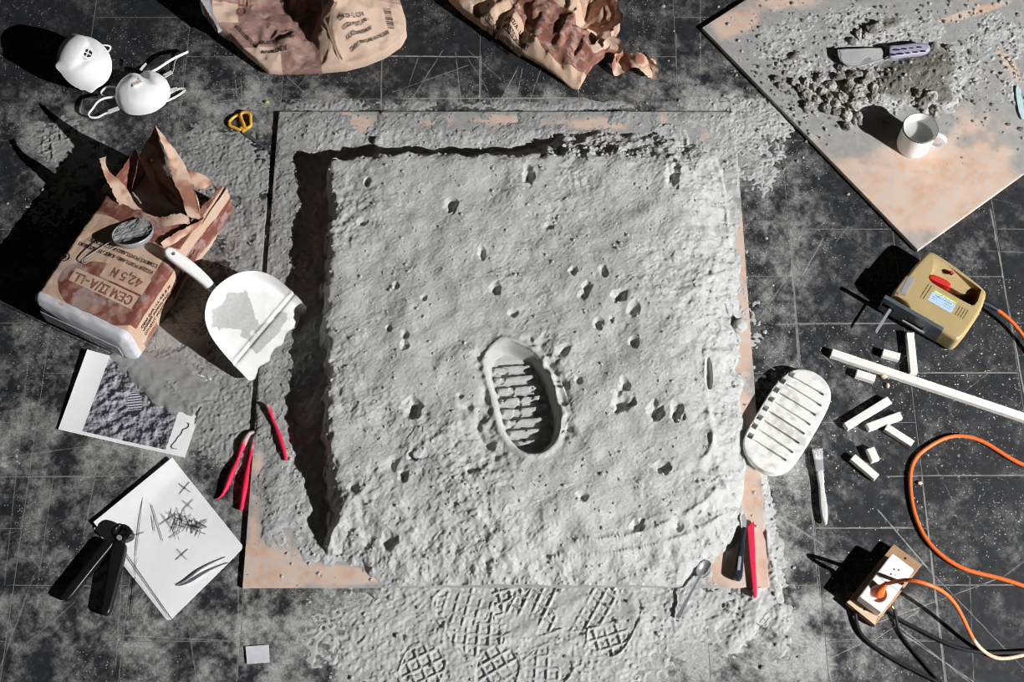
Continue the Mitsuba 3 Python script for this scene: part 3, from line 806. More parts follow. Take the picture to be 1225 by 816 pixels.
for k, (px, py, r) in enumerate(CL):
    p = at((px, py), B2 + .012); rr = r / 470.
    m = clod_mesh(rr * rs.uniform(.75, 1.15), 100 + k, trimesh.creation.icosphere(3), 1.3); m.apply_translation([p[0], p[1], z2(p[0], p[1]) + rr * .34])
    g_ = 0 if 75 < py and px < 1060 and px > 945 else 1 if py < 75 else 2 if px > 1060 else 3
    single('cement_clod', m, 'cement_clod_grey', ('rough damp cement clod in the heap of clods left of the mug', 'rough cement clod lying above the putty knife on the pinkish board', 'dark cement clod on the damp smear just above the mug', 'loose cement clod near the upper left edge of the pinkish board')[g_], 'clod',
           ('clods heaped left of the mug', 'clods above the putty knife', 'clods on the smear above the mug', 'loose clods near the board edge')[g_], smooth=40)
CL1 = [(884, 392, 9, 'pale cement clod on the bare right margin of the large board'), (499, 543, 5, 'small pale lump beside a pit left of the boot print, on the heap'), (453, 172, 5, 'lump on the top margin of the large board above the heap')]
for k, (px, py, r, lb) in enumerate(CL1):
    zz = HT + BT if k == 1 else BT
    p = at((px, py), zz); rr = r / 470.
    m = clod_mesh(rr, 300 + k); m.apply_translation([p[0], p[1], heap_z(p[0], p[1]) + rr * .42])
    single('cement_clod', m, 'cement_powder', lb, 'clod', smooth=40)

small = [clod_mesh(1, 500 + k, trimesh.creation.icosphere(0) if k < 3 else ico) for k in range(6)]


def strew(rows):
    """One mesh of many little lumps: rows of (x, y, z, (sx, sy, sz), which, turn)."""
    V, F, n = [], [], 0
    for (x, y, z_, s_, k, an) in rows:
        v = small[k].vertices * s_; c, sn = math.cos(an), math.sin(an)
        V.append(np.column_stack([x + v[:, 0] * c - v[:, 1] * sn, y + v[:, 0] * sn + v[:, 1] * c, z_ + v[:, 2]])); F.append(small[k].faces + n); n += len(v)
    return trimesh.Trimesh(np.vstack(V), np.vstack(F), process=False)


shapely.prepare(BOARD1); B2i, B2o = BOARD2.buffer(-.004), BOARD2.buffer(.004); shapely.prepare(B2i); shapely.prepare(B2o)
HC = at((628, 478), HT)
rows = []
for k in range(4600):
    x, y = rs.uniform(X0 + .01, X1 - .01), rs.uniform(Y0 + .01, Y1 - .01)
    r = .0011 + .0026 * rs.rand() ** 6
    if abs(x - HC[0]) < .10 and abs(y - HC[1]) < .17: continue
    rows.append((x, y, heap_z(x, y) + r * .4, (r, r, r), k % 3 if r < .002 else 3 + k % 3, k))
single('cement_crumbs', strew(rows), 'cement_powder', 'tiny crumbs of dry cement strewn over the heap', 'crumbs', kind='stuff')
rows = []
for k in range(3200):
    a = rs.rand()
    if a < .75:
        b = T2[rs.randint(len(T2))]; x, y = b[0] + rs.randn() * b[2] * .8, b[1] + rs.randn() * b[3] * .8
    else:
        b = THICK[[0, 3, 6, 7, 9, 12, 16, 17][rs.randint(8)]]; x, y = b[0] + rs.randn() * b[2], b[1] + rs.randn() * b[3]
    on2 = shapely.contains_xy(B2i, x, y)
    if shapely.contains_xy(BOARD1, x, y) or (shapely.contains_xy(B2o, x, y) and not on2) or y > 2.5: continue
    r = .0012 + .0042 * rs.rand() ** 5
    rows.append((x, y, (z2(x, y) if on2 else dust_z(x, y)) + r * .35, (r, r, r), k % 3 if r < .0022 else 3 + k % 3, k))
single('cement_crumbs', strew(rows), 'cement_clod_grey', 'tiny dark cement crumbs strewn on the pinkish board and the tiles beside it', 'crumbs', kind='stuff')
# white sawdust round the jigsaw and on the tiles
SAW = blobs([(1060, 500, 120, 90, 0, 1), (1170, 480, 80, 60, 0, 1), (1000, 600, 70, 70, 0, .6), (1050, 440, 90, 40, 0, 1), (1180, 590, 60, 60, 0, .6), (930, 450, 20, 60, 0, .3), (1160, 400, 60, 40, 0, .5)])
rows = []
pw = np.array([s_[5] for s_ in SAW]) / sum(s_[5] for s_ in SAW)
for k in range(2900):
    if k < 2300:
        b = SAW[rs.choice(len(SAW), p=pw)]; x, y = b[0] + rs.randn() * b[2] * .7, b[1] + rs.randn() * b[3] * .7; r = .0005 + .0013 * rs.rand() ** 5
    else:
        x, y = rs.uniform(-1.3, 1.3), rs.uniform(.6, 2.4); r = .0005 + .0016 * rs.rand() ** 7
    if shapely.contains_xy(BOARD1, x, y) or shapely.contains_xy(B2o, x, y): continue
    rows.append((x, y, dust_z(x, y) + r * .45, (r * rs.uniform(.7, 1.9), r, r * .5), k % 3, rs.uniform(0, 6.3)))
single('sawdust_chips', strew(rows), 'cream_wood', 'fine white sawdust chips sprinkled over the black tiles around the cut sticks', 'sawdust', kind='stuff')

# ================================================================ the things
def lettering(text, h, depth=.0004, bold=False):
    m = meshkit.text_mesh(text, h, depth, bold)
    return np.array(m.vertices), np.array(m.faces)


def text_flat(text, h, start, direction, z, up=None, length=None, depth=.0004, bold=False):
    """Lettering on a level face: starts at start (x, y), runs along direction."""
    v, f = lettering(text, h, depth, bold)
    d = np.asarray(direction, float)[:2]; d /= np.linalg.norm(d); u = np.array([-d[1], d[0]]) if up is None else np.asarray(up, float)
    x = v[:, 0] * (length / v[:, 0].max() if length else 1)
    zz = z(start[0] + x * d[0] + v[:, 1] * u[0], start[1] + x * d[1] + v[:, 1] * u[1]) if callable(z) else z
    return trimesh.Trimesh(np.column_stack([start[0] + x * d[0] + v[:, 1] * u[0], start[1] + x * d[1] + v[:, 1] * u[1], zz + v[:, 2]]), f, process=False)


# ---------------------------------------------------------------- the torn sack lying at the left
SH = .118
sf = frame((40, 352), (152, 404), SH)           # x across the top face, y along the sack
SW, SL = .2495, .436
rs = np.random.RandomState(5)


def sack_pts(s, v, off=0.0):
    """Skin of the sack: s runs across (0 .. SW on top, past SW down the right side, below 0 down the left), v along it. World points."""
    s, v = np.asarray(s, float), np.asarray(v, float)
    r = .016
    def prof(s):
        x, z, nx_, nz_ = np.zeros_like(s), np.zeros_like(s), np.zeros_like(s), np.zeros_like(s)
        sl = np.where(s < SW / 2, -s, s - SW)        # beyond the edge when positive
        side = np.where(s < SW / 2, -1.0, 1.0)
        flat = sl < -r; arc = (sl >= -r) & (sl < r * .571); wall = sl >= r * .571
        a = np.clip((sl + r) / r, 0, math.pi / 2)
        ex = np.where(side < 0, 0.0, SW)
        x = np.where(flat, s, np.where(arc, ex + side * (-r + r * np.sin(a)), ex))
        z = np.where(flat, SH, np.where(arc, SH - r + r * np.cos(a), SH - r - (sl - r * .571)))
        nx_ = np.where(flat, 0, np.where(arc, side * np.sin(a), side)); nz_ = np.where(flat, 1, np.where(arc, np.cos(a), 0))
        return x, z, nx_, nz_
    x, z, nx_, nz_ = prof(s)
    q = np.stack([s * 12, v * 12, np.zeros_like(s)], -1)
    w = .010 * (meshkit.fbm(q, 2, 3) - .5) + .004 * (meshkit.fbm(q * 3.1, 2, 5) - .5) + .0016 * (np.abs(meshkit.noise(q * 7, 8) - .5) * 2 - .5)
    w = w * np.clip(v / .03, .2, 1) + .004 * np.sin(np.clip(s / SW, 0, 1) * math.pi)
    down = np.clip((v - .25) / .18, 0, 1)
    z = z * (1 - .10 * down * (nz_ > .5)) + nz_ * (w + off)
    z = np.maximum(z, .0035)
    x = x + nx_ * (w * .8 + off)
    return sf(np.column_stack([x.ravel(), v.ravel(), z.ravel()]))


sack = thing('cement_sack', 'torn open brown cement sack with a white folded end, the tea strainer on it', 'sack')
ss, vv = np.linspace(-.108, SW + .108, 120), np.linspace(.002, SL, 110)
S_, V_ = np.meshgrid(ss, vv, indexing='ij')
P_ = sack_pts(S_, V_)
hole = Polygon([(-.006, .50), (-.004, .325), (.03, .302), (.06, .288), (.09, .286), (.105, .292), (.13, .287), (.16, .294), (.185, .298), (.208, .306), (.222, .318), (.225, .36), (.232, .40), (.232, .50)])
ff = grid_faces(120, 110)
cen = np.column_stack([S_.ravel(), V_.ravel()])[ff].mean(1)
ragged = cen + .006 * np.column_stack([meshkit.noise(np.column_stack([cen * 160, cen[:, :1] * 0]), 4) - .5, meshkit.noise(np.column_stack([cen * 160, cen[:, :1] * 0]), 9) - .5])
ff = ff[~shapely.contains_xy(hole, ragged[:, 0], ragged[:, 1])]
put('body', trimesh.Trimesh(P_, ff[:, ::-1], process=False), 'kraft_sack', smooth=True, parent=sack, uv=np.column_stack([S_.ravel(), V_.ravel()]))
# white folded end: its face and the band that laps onto the top
es = np.linspace(-.108, SW + .108, 90)
rings = []
for t_, (vo, off) in enumerate([(.013, .0008), (.006, .0014), (.0, .001), (-.006, -.003), (-.012, -.018)]):
    p = sack_pts(es, np.full(90, max(vo, 0)), off)
    c = sf(np.array([[SW / 2, 0, SH / 2]]))[0]
    sh = np.array(sf(np.array([[0, vo, 0.]]))[0] - sf(np.array([[0, max(vo, 0), 0.]]))[0])
    p = p + sh * [1, 1, 0]
    p[:, 2] += .004 * (meshkit.noise(np.column_stack([es * 40, np.full(90, t_ * 1.3), es * 0]), 2) - .5) * (p[:, 2] > .02)
    rings.append(np.maximum(p, [-9, -9, .003]))
# inner fold across the end
ctr = sf(np.array([[SW / 2, -.014, SH * .5]]))[0]
for k in (.8, .5, .2):
    rr = rings[4] * 0 + sf(np.column_stack([np.interp(es, [-.108, 0, SW, SW + .108], [0, 0, SW, SW]) * k + SW / 2 * (1 - k), np.full(90, -.012 - .006 * (1 - k)), np.clip(rings[4][:, 2] * k + SH * .5 * (1 - k), .003, 1)]))
    rings.append(rr)
V = np.vstack(rings)
F = grid_faces(len(rings), 90)
put('white_end', trimesh.Trimesh(V, F, process=False), 'sack_white', smooth=True, parent=sack, label='white folded end of the sack')
fold = [sf(np.array([[x, -.0205, z] for x in np.linspace(.02, SW - .02, 24)])) for z in (.058,)]
put('seam_tape', ribbon(fold[0], [0, 0, 1], .050, .0012), 'sack_white', parent=sack)
tx = []
for text, h, x, z in (('VIGIER PORTLAND-KALKSTEINZEMENT', .006, .21, .052), ('CIMENT PORTLAND AU CALCAIRE', .005, .20, .040)):
    v, f = lettering(text, h)
    v = np.column_stack([x - v[:, 0] * .8, np.full(len(v), -.0225) - v[:, 2], z + v[:, 1]])
    tx.append(trimesh.Trimesh(sf(v), f, process=False))
put('end_lettering', cat(tx), 'print_dark', parent=sack)


def sack_text(text, h, s0, v0, ds, dv, length, key, matk, bold=False):
    v, f = lettering(text, h, .0003, bold)
    k = length / v[:, 0].max()
    d = np.array([ds, dv], float); d /= np.linalg.norm(d); u = np.array([-d[1], d[0]])
    if key == 'top': pass
    m = trimesh.Trimesh(np.column_stack([v[:, 0] * k, v[:, 1], v[:, 2]]), f, process=False)
    v = np.array(m.vertices); q = np.array([s0, v0]) + v[:, :1] * d + v[:, 1:2] * u
    P = sack_pts(q[:, 0], q[:, 1], 0); P2 = sack_pts(q[:, 0], q[:, 1], .0012)
    return trimesh.Trimesh(np.where(v[:, 2:] > 0.0001, P2, P + (P2 - P) * .4), m.faces, process=False)


put('lettering', sack_text('CEM II/A-LL', .022, .214, .092, -1, -.02, .152, 'top', 0, True), 'print_brown', parent=sack)
put('lettering', sack_text('42,5 N', .022, .212, .138, -1, -.02, .080, 'top', 0, True), 'print_brown', parent=sack)
put('lettering', cat([sack_text('VIGIER PORTLAND-KALKSTEINZEMENT', .0095, .219, .168, -1, -.03, .20, 'top', 0), sack_text('CIMENT PORTLAND AU CALCAIRE', .0095, .219, .186, -1, -.03, .18, 'top', 0),
                      sack_text('CEM II/A-LL 42,5 N', .010, .283, .045, 0, 1, .12, 's', 0, True), sack_text('VIGIER PORTLAND-KALKSTEINZEMENT', .010, .303, .045, 0, 1, .235, 's', 0, True), sack_text('CIMENT PORTLAND AU CALCAIRE', .010, .322, .045, 0, 1, .20, 's', 0)]), 'print_dark', parent=sack)
ring = [sack_pts(np.array([.012 + r_ * math.cos(a)]), np.array([.112 + r_ * math.sin(a)]), .0010)[0] for r_ in (.011,) for a in np.linspace(0, 2 * math.pi, 25)]
put('round_mark', cat([tube(ring, .0009, 5, cap=False), sack_text('C', .010, .016, .117, -1, 0, .007, 's', 0, True)]), 'print_dark', parent=sack)
# what is left of the cement inside, and the torn paper round the mouth
u_, v_ = np.linspace(.006, SW - .008, 40), np.linspace(.20, SL - .01, 40)
U_, W_ = np.meshgrid(u_, v_, indexing='ij')
zz = .014 + .012 * (meshkit.fbm(np.stack([U_ * 25, W_ * 25, U_ * 0], -1), 3, 4) - .5) - .03 * np.clip((W_ - .36) / .08, 0, 1)
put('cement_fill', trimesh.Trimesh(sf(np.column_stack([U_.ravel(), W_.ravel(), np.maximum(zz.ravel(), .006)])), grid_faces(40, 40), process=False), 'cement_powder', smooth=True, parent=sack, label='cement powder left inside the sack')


def loft(A, B, n=14, amp=.006, seed=0, curl=0.0):
    """A paper flap between two outlines of (px, py, z)."""
    A = spline(np.array([at(a[:2], a[2]) for a in A]), 40); B = spline(np.array([at(b[:2], b[2]) for b in B]), 40)
    t = np.linspace(0, 1, n)[None, :, None]
    P = A[:, None] * (1 - t) + B[:, None] * t
    q = P.reshape(-1, 3)
    d = np.column_stack([meshkit.fbm(q * 28 + k * 9, 3, seed + k) - .5 for k in range(3)])
    q = q + d * amp * 2 + np.column_stack([np.zeros((len(q), 2)), curl * np.sin(np.broadcast_to(t, (40, n, 1)).ravel() * math.pi)])
    rag = np.random.RandomState(seed).uniform(-1, 1, 40) * .0022
    q = q.reshape(40, n, 3)
    q[:, 0] += (q[:, 0] - q[:, 1]) * (rag[:, None] / (np.linalg.norm(q[:, 0] - q[:, 1], axis=1)[:, None] + 1e-6))
    return trimesh.Trimesh(q.reshape(-1, 3), grid_faces(40, n), process=False)


put('torn_or_added_flap', loft([(186, 149, .215), (197, 183, .19), (207, 212, .155), (217, 236, .14), (225, 259, .138)], [(187, 150, .214), (207, 177, .185), (222, 201, .155), (233, 230, .14), (239, 263, .12)], seed=2), 'kraft_plain', smooth=True, parent=sack)
put('torn_or_added_flap', loft([(186, 149, .214), (195, 184, .185), (205, 214, .145), (214, 236, .11), (222, 254, .08)], [(166, 186, .12), (170, 200, .10), (178, 215, .09), (188, 228, .07), (200, 240, .05)], seed=4), 'kraft_plain', smooth=True, parent=sack)
put('torn_or_added_flap', loft([(119, 190, .17), (127, 214, .155), (137, 233, .135), (144, 247, .120), (160, 253, .112)], [(127, 187, .172), (133, 207, .155), (148, 221, .140), (157, 236, .125), (170, 251, .115)], seed=6, amp=.004), 'kraft_plain', smooth=True, parent=sack)
put('torn_or_added_flap', loft([(130, 213, .150), (137, 228, .130), (141, 242, .118), (148, 252, .110), (156, 256, .108)], [(118, 232, .09), (124, 245, .09), (130, 252, .10), (138, 256, .105), (146, 258, .108)], seed=16, amp=.003), 'kraft_plain', smooth=True, parent=sack)
put('torn_or_added_flap', loft([(160, 252, .121), (180, 257, .124), (195, 259, .130), (210, 256, .136), (226, 260, .132)], [(166, 259, .117), (184, 264, .119), (197, 271, .128), (214, 268, .130), (228, 270, .12)], seed=8, amp=.003), 'kraft_plain', smooth=True, parent=sack)
put('torn_or_added_flap', loft([(228, 257, .12), (243, 262, .125), (224, 271, .128), (208, 280, .132), (192, 290, .136)], [(234, 262, .115), (238, 268, .115), (225, 280, .116), (212, 290, .117), (196, 297, .118)], seed=12, amp=.003), 'kraft_plain', smooth=True, parent=sack)
put('torn_or_added_flap', loft([(225, 208, .12), (232, 222, .11), (242, 226, .105), (252, 222, .10), (258, 228, .10)], [(222, 200, .12), (229, 205, .125), (240, 208, .12), (252, 216, .11), (262, 230, .10)], seed=14, amp=.003), 'kraft_plain', smooth=True, parent=sack)

put('torn_or_added_flap', loft([(206, 178, .183), (222, 202, .153), (233, 230, .138), (239, 260, .119)], [(213, 205, .06), (233, 232, .05), (246, 262, .04), (250, 285, .03)], seed=18, amp=.002), 'kraft_plain', smooth=True, parent=sack)  # added paper curtain under the flap, keeps light out of the sack mouth
# ---------------------------------------------------------------- tea strainer lying on the sack
st = thing('tea_strainer', 'small metal tea strainer with cement powder in its bowl, lying on the torn sack', 'strainer')
zc = .146
c = at((158.5, 278), zc); R = .047
tilt = trimesh.transformations.rotation_matrix(math.radians(-24), [.95, .25, 0])
th = np.linspace(.05, math.pi / 2, 12)
prof = [(R * math.sin(a), -R * .62 * math.cos(a)) for a in th]
bowl = trimesh.creation.revolve(np.array(prof + [(R + .0012, .001)] + [((R + .0012) * math.sin(a), -(R * .62 + .0012) * math.cos(a)) for a in th[::-1]]), sections=48)
def setst(m): m.apply_transform(tilt); m.apply_translation(c); return m
put('bowl', setst(bowl), 'dull_steel', smooth=40, parent=st)
put('rim', setst(tube([(R * math.cos(a), R * math.sin(a), .0005) for a in np.linspace(0, 2 * math.pi, 61)], .0018, 8, cap=False)), 'bright_steel', smooth=True, parent=st)
g = np.linspace(-1, 1, 50); A_, B_ = np.meshgrid(g, g, indexing='ij'); ok = (A_ ** 2 + B_ ** 2 < .93)
zz = -.002 + .007 * (meshkit.fbm(np.stack([A_ * 4, B_ * 4, A_ * 0], -1), 3, 2) - .4) + .008 * np.clip(A_ * .3 + B_ * .9, -.5, 1)
m = trimesh.Trimesh(np.column_stack([A_.ravel() * R, B_.ravel() * R, zz.ravel()]), grid_faces(50, 50)[ok.ravel()[grid_faces(50, 50)].all(1)], process=False)
put('powder', setst(m), 'cement_powder', smooth=True, parent=st, label='cement powder heaped in the bowl')
for k, (p0, p1) in enumerate([((139, 285), (98, 311)), ((147, 291), (102, 315))]):
    a, b = at(p0, zc - .004), at(p1, .128)
    put('handle_wire', tube([a, a * .5 + b * .5 + [0, 0, .002], b], .0012, 7, 12), 'bright_steel', smooth=True, parent=st)
a, b = at((98, 311), .128), at((102, 315), .128)
put('handle_end', tube([a, (a + b) / 2 + (a - at((139, 285), zc)) * .03, b], .0012, 7, 8), 'bright_steel', smooth=True, parent=st)

# ---------------------------------------------------------------- dustpan leaning on the sack
dp = thing('dustpan', 'white plastic dustpan caked with cement, its handle resting on the torn sack', 'dustpan')
lipA, lipB = at((302, 455), .022), at((365, 370), .026)
lm, he = (lipA + lipB) / 2, at((198, 301), .150)
ex = he - lm; PL = np.linalg.norm(ex); ex /= PL
ey = (lipB - lipA); ey -= ex * (ex @ ey); ey /= np.linalg.norm(ey)
en = np.cross(ex, ey)
if en[2] < 0: en = -en
def dpw(q): q = np.asarray(q, float); return lm + q[:, :1] * ex + q[:, 1:2] * ey + q[:, 2:3] * en
def dploc(p): w = on_plane(p, lm, en); return np.column_stack([(w - lm) @ ex, (w - lm) @ ey])
cz = lambda pts: np.array(pts) / 4.295 + [180, 280]
outl = dploc(cz([(505, 757), (400, 655), (318, 560), (283, 495), (270, 435), (278, 375), (300, 322), (335, 280), (378, 245), (435, 214), (510, 200), (570, 207), (630, 230), (700, 283), (755, 330), (800, 382)]))
outl_s = np.vstack([chaikin(outl, 2, False)])
front = np.linspace(outl_s[-1], outl_s[0], 30)[1:-1]
front[:, 0] += -.004 + .006 * np.sin(np.arange(28) * .9) * np.random.RandomState(4).uniform(.3, 1, 28)
poly = Polygon(np.vstack([outl_s, front]))
back = LineString(outl_s)
gx_ = np.arange(poly.bounds[0], poly.bounds[2], .0028); gy_ = np.arange(poly.bounds[1], poly.bounds[3], .0028)
gp = np.array([(x, y) for x in gx_ for y in gy_]); gp = gp[shapely.contains_xy(poly.buffer(-.0015), gp[:, 0], gp[:, 1])]
bd = np.array([poly.exterior.interpolate(d).coords[0] for d in np.arange(0, poly.length, .0022)])
pts = np.vstack([gp, bd])
tri = Delaunay(pts).simplices
tri = tri[shapely.contains_xy(poly, *pts[tri].mean(1).T)]
db = shapely.distance(back, shapely.points(pts))
L0 = outl_s[:, 0].max()
wallh = .004 + .034 * np.clip((pts[:, 0] + .005) / (L0 * .9), 0, 1) ** .8
zz = wallh * (1 - np.clip(db / .016, 0, 1)) ** 1.6
zz += -.006 * np.exp(-((pts[:, 0] - .048) / .003) ** 2) + .004 * np.exp(-((pts[:, 0] - .055) / .003) ** 2)
zz += .0022 * (meshkit.fbm(np.column_stack([pts * 60, pts[:, :1] * 0]), 3, 6) - .5) * (db > .012)
zz -= wallh.max() * .5 * np.clip(pts[:, 0] / L0, 0, 1) * .6
a3 = pts[tri[:, 1]] - pts[tri[:, 0]]; b3 = pts[tri[:, 2]] - pts[tri[:, 0]]
tri = np.where((a3[:, 0] * b3[:, 1] - a3[:, 1] * b3[:, 0] > 0)[:, None], tri, tri[:, ::-1])
n_ = len(pts)
edges = np.sort(np.vstack([tri[:, [0, 1]], tri[:, [1, 2]], tri[:, [2, 0]]]), 1)
ue, ct = np.unique(edges, axis=0, return_counts=True); be = ue[ct == 1]
Vt = np.column_stack([pts, zz]); Vb = np.column_stack([pts, zz - .0028])
sk_ = np.vstack([np.column_stack([be[:, 0], be[:, 1], be[:, 1] + n_]), np.column_stack([be[:, 0], be[:, 1] + n_, be[:, 0] + n_])])
put('pan', trimesh.Trimesh(dpw(np.vstack([Vt, Vb])), np.vstack([tri, tri[:, ::-1] + n_, sk_]), process=False), 'dusty_white_plastic', smooth=True, parent=dp, uv=np.vstack([pts, pts]))
hz = .004
hpts = dploc(cz([(352, 278), (318, 312), (235, 235), (100, 140), (72, 112), (66, 88), (78, 70), (100, 68), (125, 80), (240, 160)]))
hpts[:, 0] += .0
hp = chaikin(hpts, 2)
hole_c = dploc(cz([(114, 106)]))[0]
hole2 = dploc(cz([(306, 290), (345, 265), (318, 250), (305, 262)]))
base = prism(hp, -.010, .012, .007, 4)
h_m = m3.Manifold(m3.Mesh(vert_properties=np.asarray(base.vertices, np.float32), tri_verts=np.asarray(base.faces, np.uint32)))
h_m = h_m - m3.Manifold.cylinder(.06, .0045, .0045, 24).translate([hole_c[0], hole_c[1], -.03])
hv, hf = as_vf(h_m)
put('handle', trimesh.Trimesh(dpw(hv), hf, process=False), 'white_plastic', smooth=40, parent=dp)

# ---------------------------------------------------------------- crumpled sacks at the top
def crumple(border, inner, spacing=.005, amp=(.012, .006), seed=0, skirt=True, cells=(.045, .018)):
    """Crumpled paper over a border of (px, py, z); returns mesh, xy frame points, and z(x, y)."""
    Bw = np.array([at(b[:2], b[2]) for b in border]); Iw = np.array([at(b[:2], b[2]) for b in inner]).reshape(-1, 3)
    P = Polygon(Bw[:, :2]).buffer(0)
    ln = Polygon(Bw[:, :2]).exterior
    bd = np.array([ln.interpolate(d).coords[0] for d in np.arange(0, ln.length, spacing * .8)])
    acc = np.r_[0, np.cumsum(np.linalg.norm(np.diff(np.vstack([Bw, Bw[:1]])[:, :2], axis=0), axis=1))]
    bz = np.interp(np.arange(0, ln.length, spacing * .8), acc, np.r_[Bw[:, 2], Bw[0, 2]])
    x0, y0, x1, y1 = P.bounds
    rs = np.random.RandomState(seed)
    g = np.array([(x, y) for x in np.arange(x0, x1, spacing) for y in np.arange(y0, y1, spacing)]); g += rs.uniform(-.3, .3, g.shape) * spacing
    g = g[shapely.contains_xy(P.buffer(-spacing * .5), g[:, 0], g[:, 1])]
    f0 = LinearNDInterpolator(np.vstack([Bw[:, :2], Iw[:, :2], bd]), np.r_[Bw[:, 2], Iw[:, 2], bz], fill_value=.02)
    fs = []
    for k, cl in enumerate(cells):
        m = np.array([(x, y) for x in np.arange(x0 - .1, x1 + .1, cl) for y in np.arange(y0 - .1, y1 + .1, cl)]); m += rs.uniform(-.5, .5, m.shape) * cl
        fs.append(LinearNDInterpolator(m, rs.uniform(-1, 1, len(m)), fill_value=0))
    ex_ = P.exterior
    def zf(x, y):
        x, y = np.asarray(x, float), np.asarray(y, float)
        d = shapely.distance(ex_, shapely.points(x.ravel(), y.ravel())).reshape(x.shape)
        w = np.clip(d / .02, .35, 1)
        return np.maximum(f0(x, y) + w * sum(a * f(x, y) for a, f in zip(amp, fs)), .004)
    pts = np.vstack([g, bd]); z = zf(pts[:, 0], pts[:, 1])
    tri = Delaunay(pts).simplices
    tri = tri[shapely.contains_xy(P, *pts[tri].mean(1).T)]
    a3 = pts[tri[:, 1]] - pts[tri[:, 0]]; b3 = pts[tri[:, 2]] - pts[tri[:, 0]]
    tri = np.where((a3[:, 0] * b3[:, 1] - a3[:, 1] * b3[:, 0] > 0)[:, None], tri, tri[:, ::-1])
    V, F = np.column_stack([pts, z]), tri
    if skirt:
        cx = np.array(P.centroid.coords[0])
        nb, n0 = len(bd), len(g)
        lo = bd + (cx - bd) * .05
        mid = np.column_stack([bd + (bd - cx) * .012, z[n0:] * .55])
        V = np.vstack([V, mid, np.column_stack([lo, np.full(nb, .003)])])
        i = np.arange(nb); j = (i + 1) % nb
        a, b = n0 + nb + i, n0 + nb + j
        F = np.vstack([F, np.column_stack([n0 + i, a, b]), np.column_stack([n0 + i, b, n0 + j]), np.column_stack([a, a + nb, b + nb]), np.column_stack([a, b + nb, b])])
    return trimesh.Trimesh(V, F, process=False), zf


sk1 = thing('cement_sack', 'crumpled empty brown cement sack with a barcode on its pale side panel', 'sack')
brd = [(239, 2, .10), (248, 14, .09), (258, 30, .07), (275, 40, .06), (290, 56, .05), (308, 72, .04), (322, 84, .03), (334, 86, .025), (352, 84, .03), (372, 83, .035), (395, 81, .04), (415, 78, .045), (440, 70, .05), (462, 61, .05), (478, 50, .05), (485, 36, .055), (484, 18, .06), (478, 0, .07),
       (470, -40, .08), (455, -95, .08), (400, -100, .09), (300, -85, .10), (235, -40, .12)]
inn = [(290, 25, .070), (310, 35, .055), (330, 50, .05), (345, 10, .045), (360, 30, .045), (340, -30, .05), (385, 15, .055), (372, 50, .050), (330, 70, .045), (397, 32, .115), (398, 2, .150), (398, -40, .18), (400, 50, .085), (405, 68, .060), (412, 20, .135), (430, 15, .115), (455, 12, .095), (425, 50, .075), (450, 45, .07), (412, -20, .16), (440, -30, .12), (345, 42, .075), (352, 38, .045)]
m, zfA = crumple(brd, inn, seed=3, amp=(.011, .006))
fr1 = frame((240, 80), (490, 60), .05)
def uv_of(m, fr, wx, wy):
    l = fr.inv_w(np.array(m.vertices)); return np.column_stack([l[:, 0] / wx, l[:, 1] / wy])
def with_inv_w(fr, p0, p1, z):
    a, b = at(p0, z), at(p1, z); d = (b - a)[:2]; u = d / np.linalg.norm(d); v = np.array([-u[1], u[0]])
    fr.inv_w = lambda q: np.column_stack([(q[:, :2] - a[:2]) @ u, (q[:, :2] - a[:2]) @ v])
    return fr
with_inv_w(fr1, (240, 80), (490, 60), .05)
put('paper', m, 'kraft_sack_dusty', smooth=True, parent=sk1, uv=uv_of(m, fr1, .50, .18))
def paper_text(text, h, p0, p1, zf, zg, bold=False, upsign=1):
    a, b = at(p0, zg), at(p1, zg); d = (b - a)[:2]; L = np.linalg.norm(d)
    return text_flat(text, h, a[:2], d, lambda x, y: zf(x, y) + .0012, length=L, bold=bold, depth=.0006)
put('lettering', cat([paper_text('CEM', .022, (294, 25), (301, -12), zfA, .06, True)]), 'print_brown', parent=sk1)
for m in (paper_text('KALKSTEINZEMENT', .0080, (311, 55), (354, 52), zfA, .045, True),
          paper_text('AU CALCAIRE', .0080, (312, 64), (344, 62), zfA, .045, True),
          paper_text('CEM II/A-LL 42,5 N', .0068, (408, 34), (436, 21), zfA, .10, True),
          paper_text('VIGIER PORTLAND-', .0068, (411, 42), (442, 27), zfA, .09, True),
          paper_text('KALKSTEINZEMENT', .0068, (415, 50), (446, 36), zfA, .08, True),
          paper_text('CIMENT PORTLAND AU CALCAIRE', .0068, (419, 58), (466, 38), zfA, .075, True),
          paper_text('VIGIER PORTLAND', .0085, (281, 36), (306, 56), zfA, .055)):
    put('lettering', m, 'print_dark', parent=sk1)
bars = []
rs = np.random.RandomState(2)
a, b, c_ = at((459, 12), .085), at((464, 34), .075), at((467, 10), .085)
t = 0.0
while t < .96:
    w = rs.choice([.02, .035, .06])
    q0, q1 = a + (b - a) * t, a + (b - a) * min(t + w, 1)
    sd_ = (c_ - a)
    quad = np.array([q0, q0 + sd_, q1 + sd_, q1]); quad[:, 2] = zfA(quad[:, 0], quad[:, 1]) + .0022
    bars.append((quad, np.array([[0, 1, 2], [0, 2, 3]])))
    t += w + rs.choice([.02, .03, .05])
put('barcode', cat(bars), 'print_dark', parent=sk1)
put('paper_edge', loft([(404, 2, .155), (399, 18, .137), (398, 32, .12), (402, 52, .09), (411, 70, .065)], [(400, 2, .153), (395, 19, .132), (393, 33, .112), (398, 54, .082), (409, 72, .058)], seed=31, amp=.002), 'kraft_plain', smooth=True, parent=sk1)
